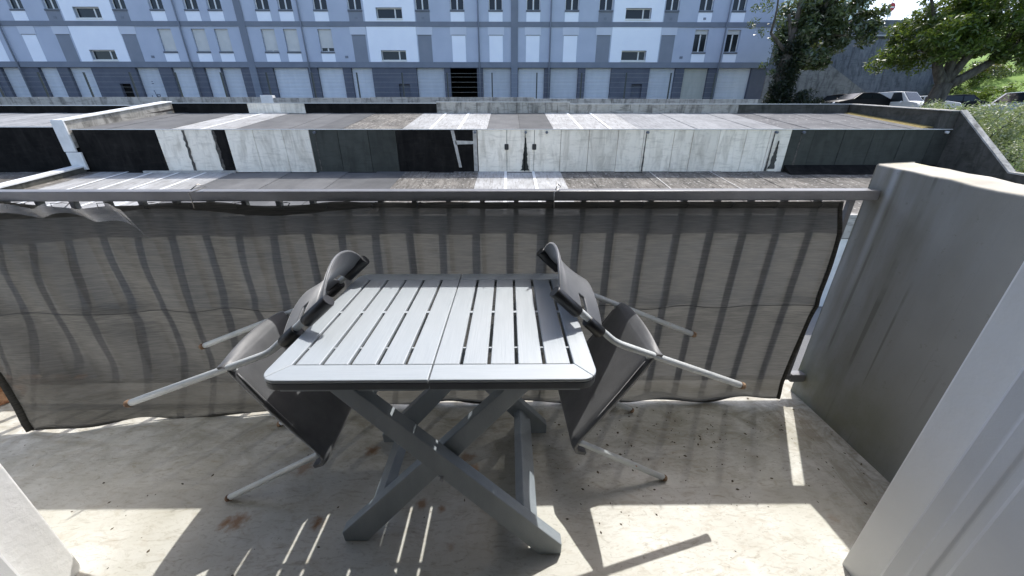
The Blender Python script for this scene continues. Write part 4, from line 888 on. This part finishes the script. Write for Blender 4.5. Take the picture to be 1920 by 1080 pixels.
for i in range(340):
    cx = rd.uniform(-3.0, 12.5); lo_ = 3.0 + .16 * abs(cx + 1.0) if cx < 1 else 2.9 + .10 * (cx - 1); lo_ += .40 * max(0, cx - 5); lo_ += .9 * (1 if -1.2 < cx < 2.6 else 0) * rd.random()
    hi_ = 8.8 - .02 * (cx - 2) ** 2 if cx > 2 else 8.6 - .30 * (cx - 2) ** 2 * .6
    if hi_ < lo_ + .3: continue
    cs.append((cx, rd.uniform(-2.4, 2.2) + .15 * max(0, cx - 2), rd.uniform(lo_, hi_))); rs.append(rd.uniform(.4, .9)); ns.append(rd.randint(120, 270))
for p in tips: cs.append(tuple(p + Vector((rd.uniform(-.4, .4), rd.uniform(-.6, .3), .4)))); rs.append(.5); ns.append(90)
leaves_mesh('crown', cs, rs, ns, .135, 'leaf_mid', t2, seed=4)
def shrub(label, loc, rx, h_, n_, size, mat, seed, group=None, name='shrub'):
    o = empty(name, loc); tag(o, label, 'shrub', group); r_ = random.Random(seed); mb = MB(); cs, rs, ns = [], [], []
    for i in range(n_):
        x_, y_ = r_.uniform(-rx, rx), r_.uniform(-rx, rx) * .8; z_ = h_ * r_.uniform(.25, .92) * (1 - .35 * (x_ / rx) ** 2); cs.append((x_, y_, z_)); rs.append(r_.uniform(.22, .42) * min(1.3, rx)); ns.append(r_.randint(60, 130))
        if i % 3 == 0: limb(mb, (x_ * .2, y_ * .2, -.2), (x_, y_, z_), .03, .01, r_, .08, 4)
    mb.build('stems', 'bark', o); leaves_mesh('foliage', cs, rs, ns, size, mat, o, seed=seed + 100); return o
shrub('dark bushy shrub at the foot of the ivy covered tree', (19.0, 26.4, 1.7), 1.1, 1.9, 30, .09, 'leaf_ivy', 31)
gp = 'whitish shrubs beyond the raking end wall'
shrub('whitish leaved shrub overhanging the top of the raking wall', (18.0, 15.6, .1), 1.4, 2.1, 70, .06, 'leaf_pale', 32, gp)
shrub('whitish leaved shrub halfway down beside the raking wall', (18.2, 13.4, -1.4), 1.4, 2.6, 70, .055, 'leaf_pale', 33, gp)
shrub('whitish leaved shrub at right picture edge under the silver van', (20.6, 15.9, .1), 1.7, 2.2, 70, .06, 'leaf_pale', 34, gp)
shrub('whitish leaved shrub behind the parapet corner in front of small white car', (19.6, 18.0, .9), 1.5, 1.35, 50, .06, 'leaf_pale', 35, gp)
shrub('green shrub lowest down the bank beside the raking wall', (18.6, 11.6, -2.6), 1.3, 1.9, 44, .06, 'leaf_bright', 36)
shrub('green shrub at far right on the bank above the raking wall', (21.5, 13.6, -1.4), 1.6, 2.0, 40, .06, 'leaf_bright', 37)
gh_ = 'bushes on the grass slope'
shrub('pale green bush at the foot of the grass slope', (40.2, 33.5, 2.7), 1.9, 1.9, 36, .10, 'leaf_bright', 41, gh_)
shrub('dark round bush on the grass slope below the tree crown', (41.5, 36.5, 4.6), 1.7, 2.0, 32, .10, 'leaf_dark', 42, gh_)
shrub('reddish bush on the grass slope', (43.0, 37.5, 5.2), 1.2, 1.3, 22, .09, 'leaf_red', 43, gh_)
shrub('bright green bush on the slope beside the reddish one', (44.5, 35.5, 5.0), 1.8, 1.4, 30, .10, 'leaf_bright', 44, gh_)
shrub('tall dark bush at the top right of the grass slope', (52.5, 41, 8.5), 2.0, 3.0, 36, .12, 'leaf_dark', 45, gh_)
shrub('mid green bush against the end of the retaining wall', (39.5, 36.6, 3.2), 1.6, 2.8, 34, .10, 'leaf_mid', 46, gh_)
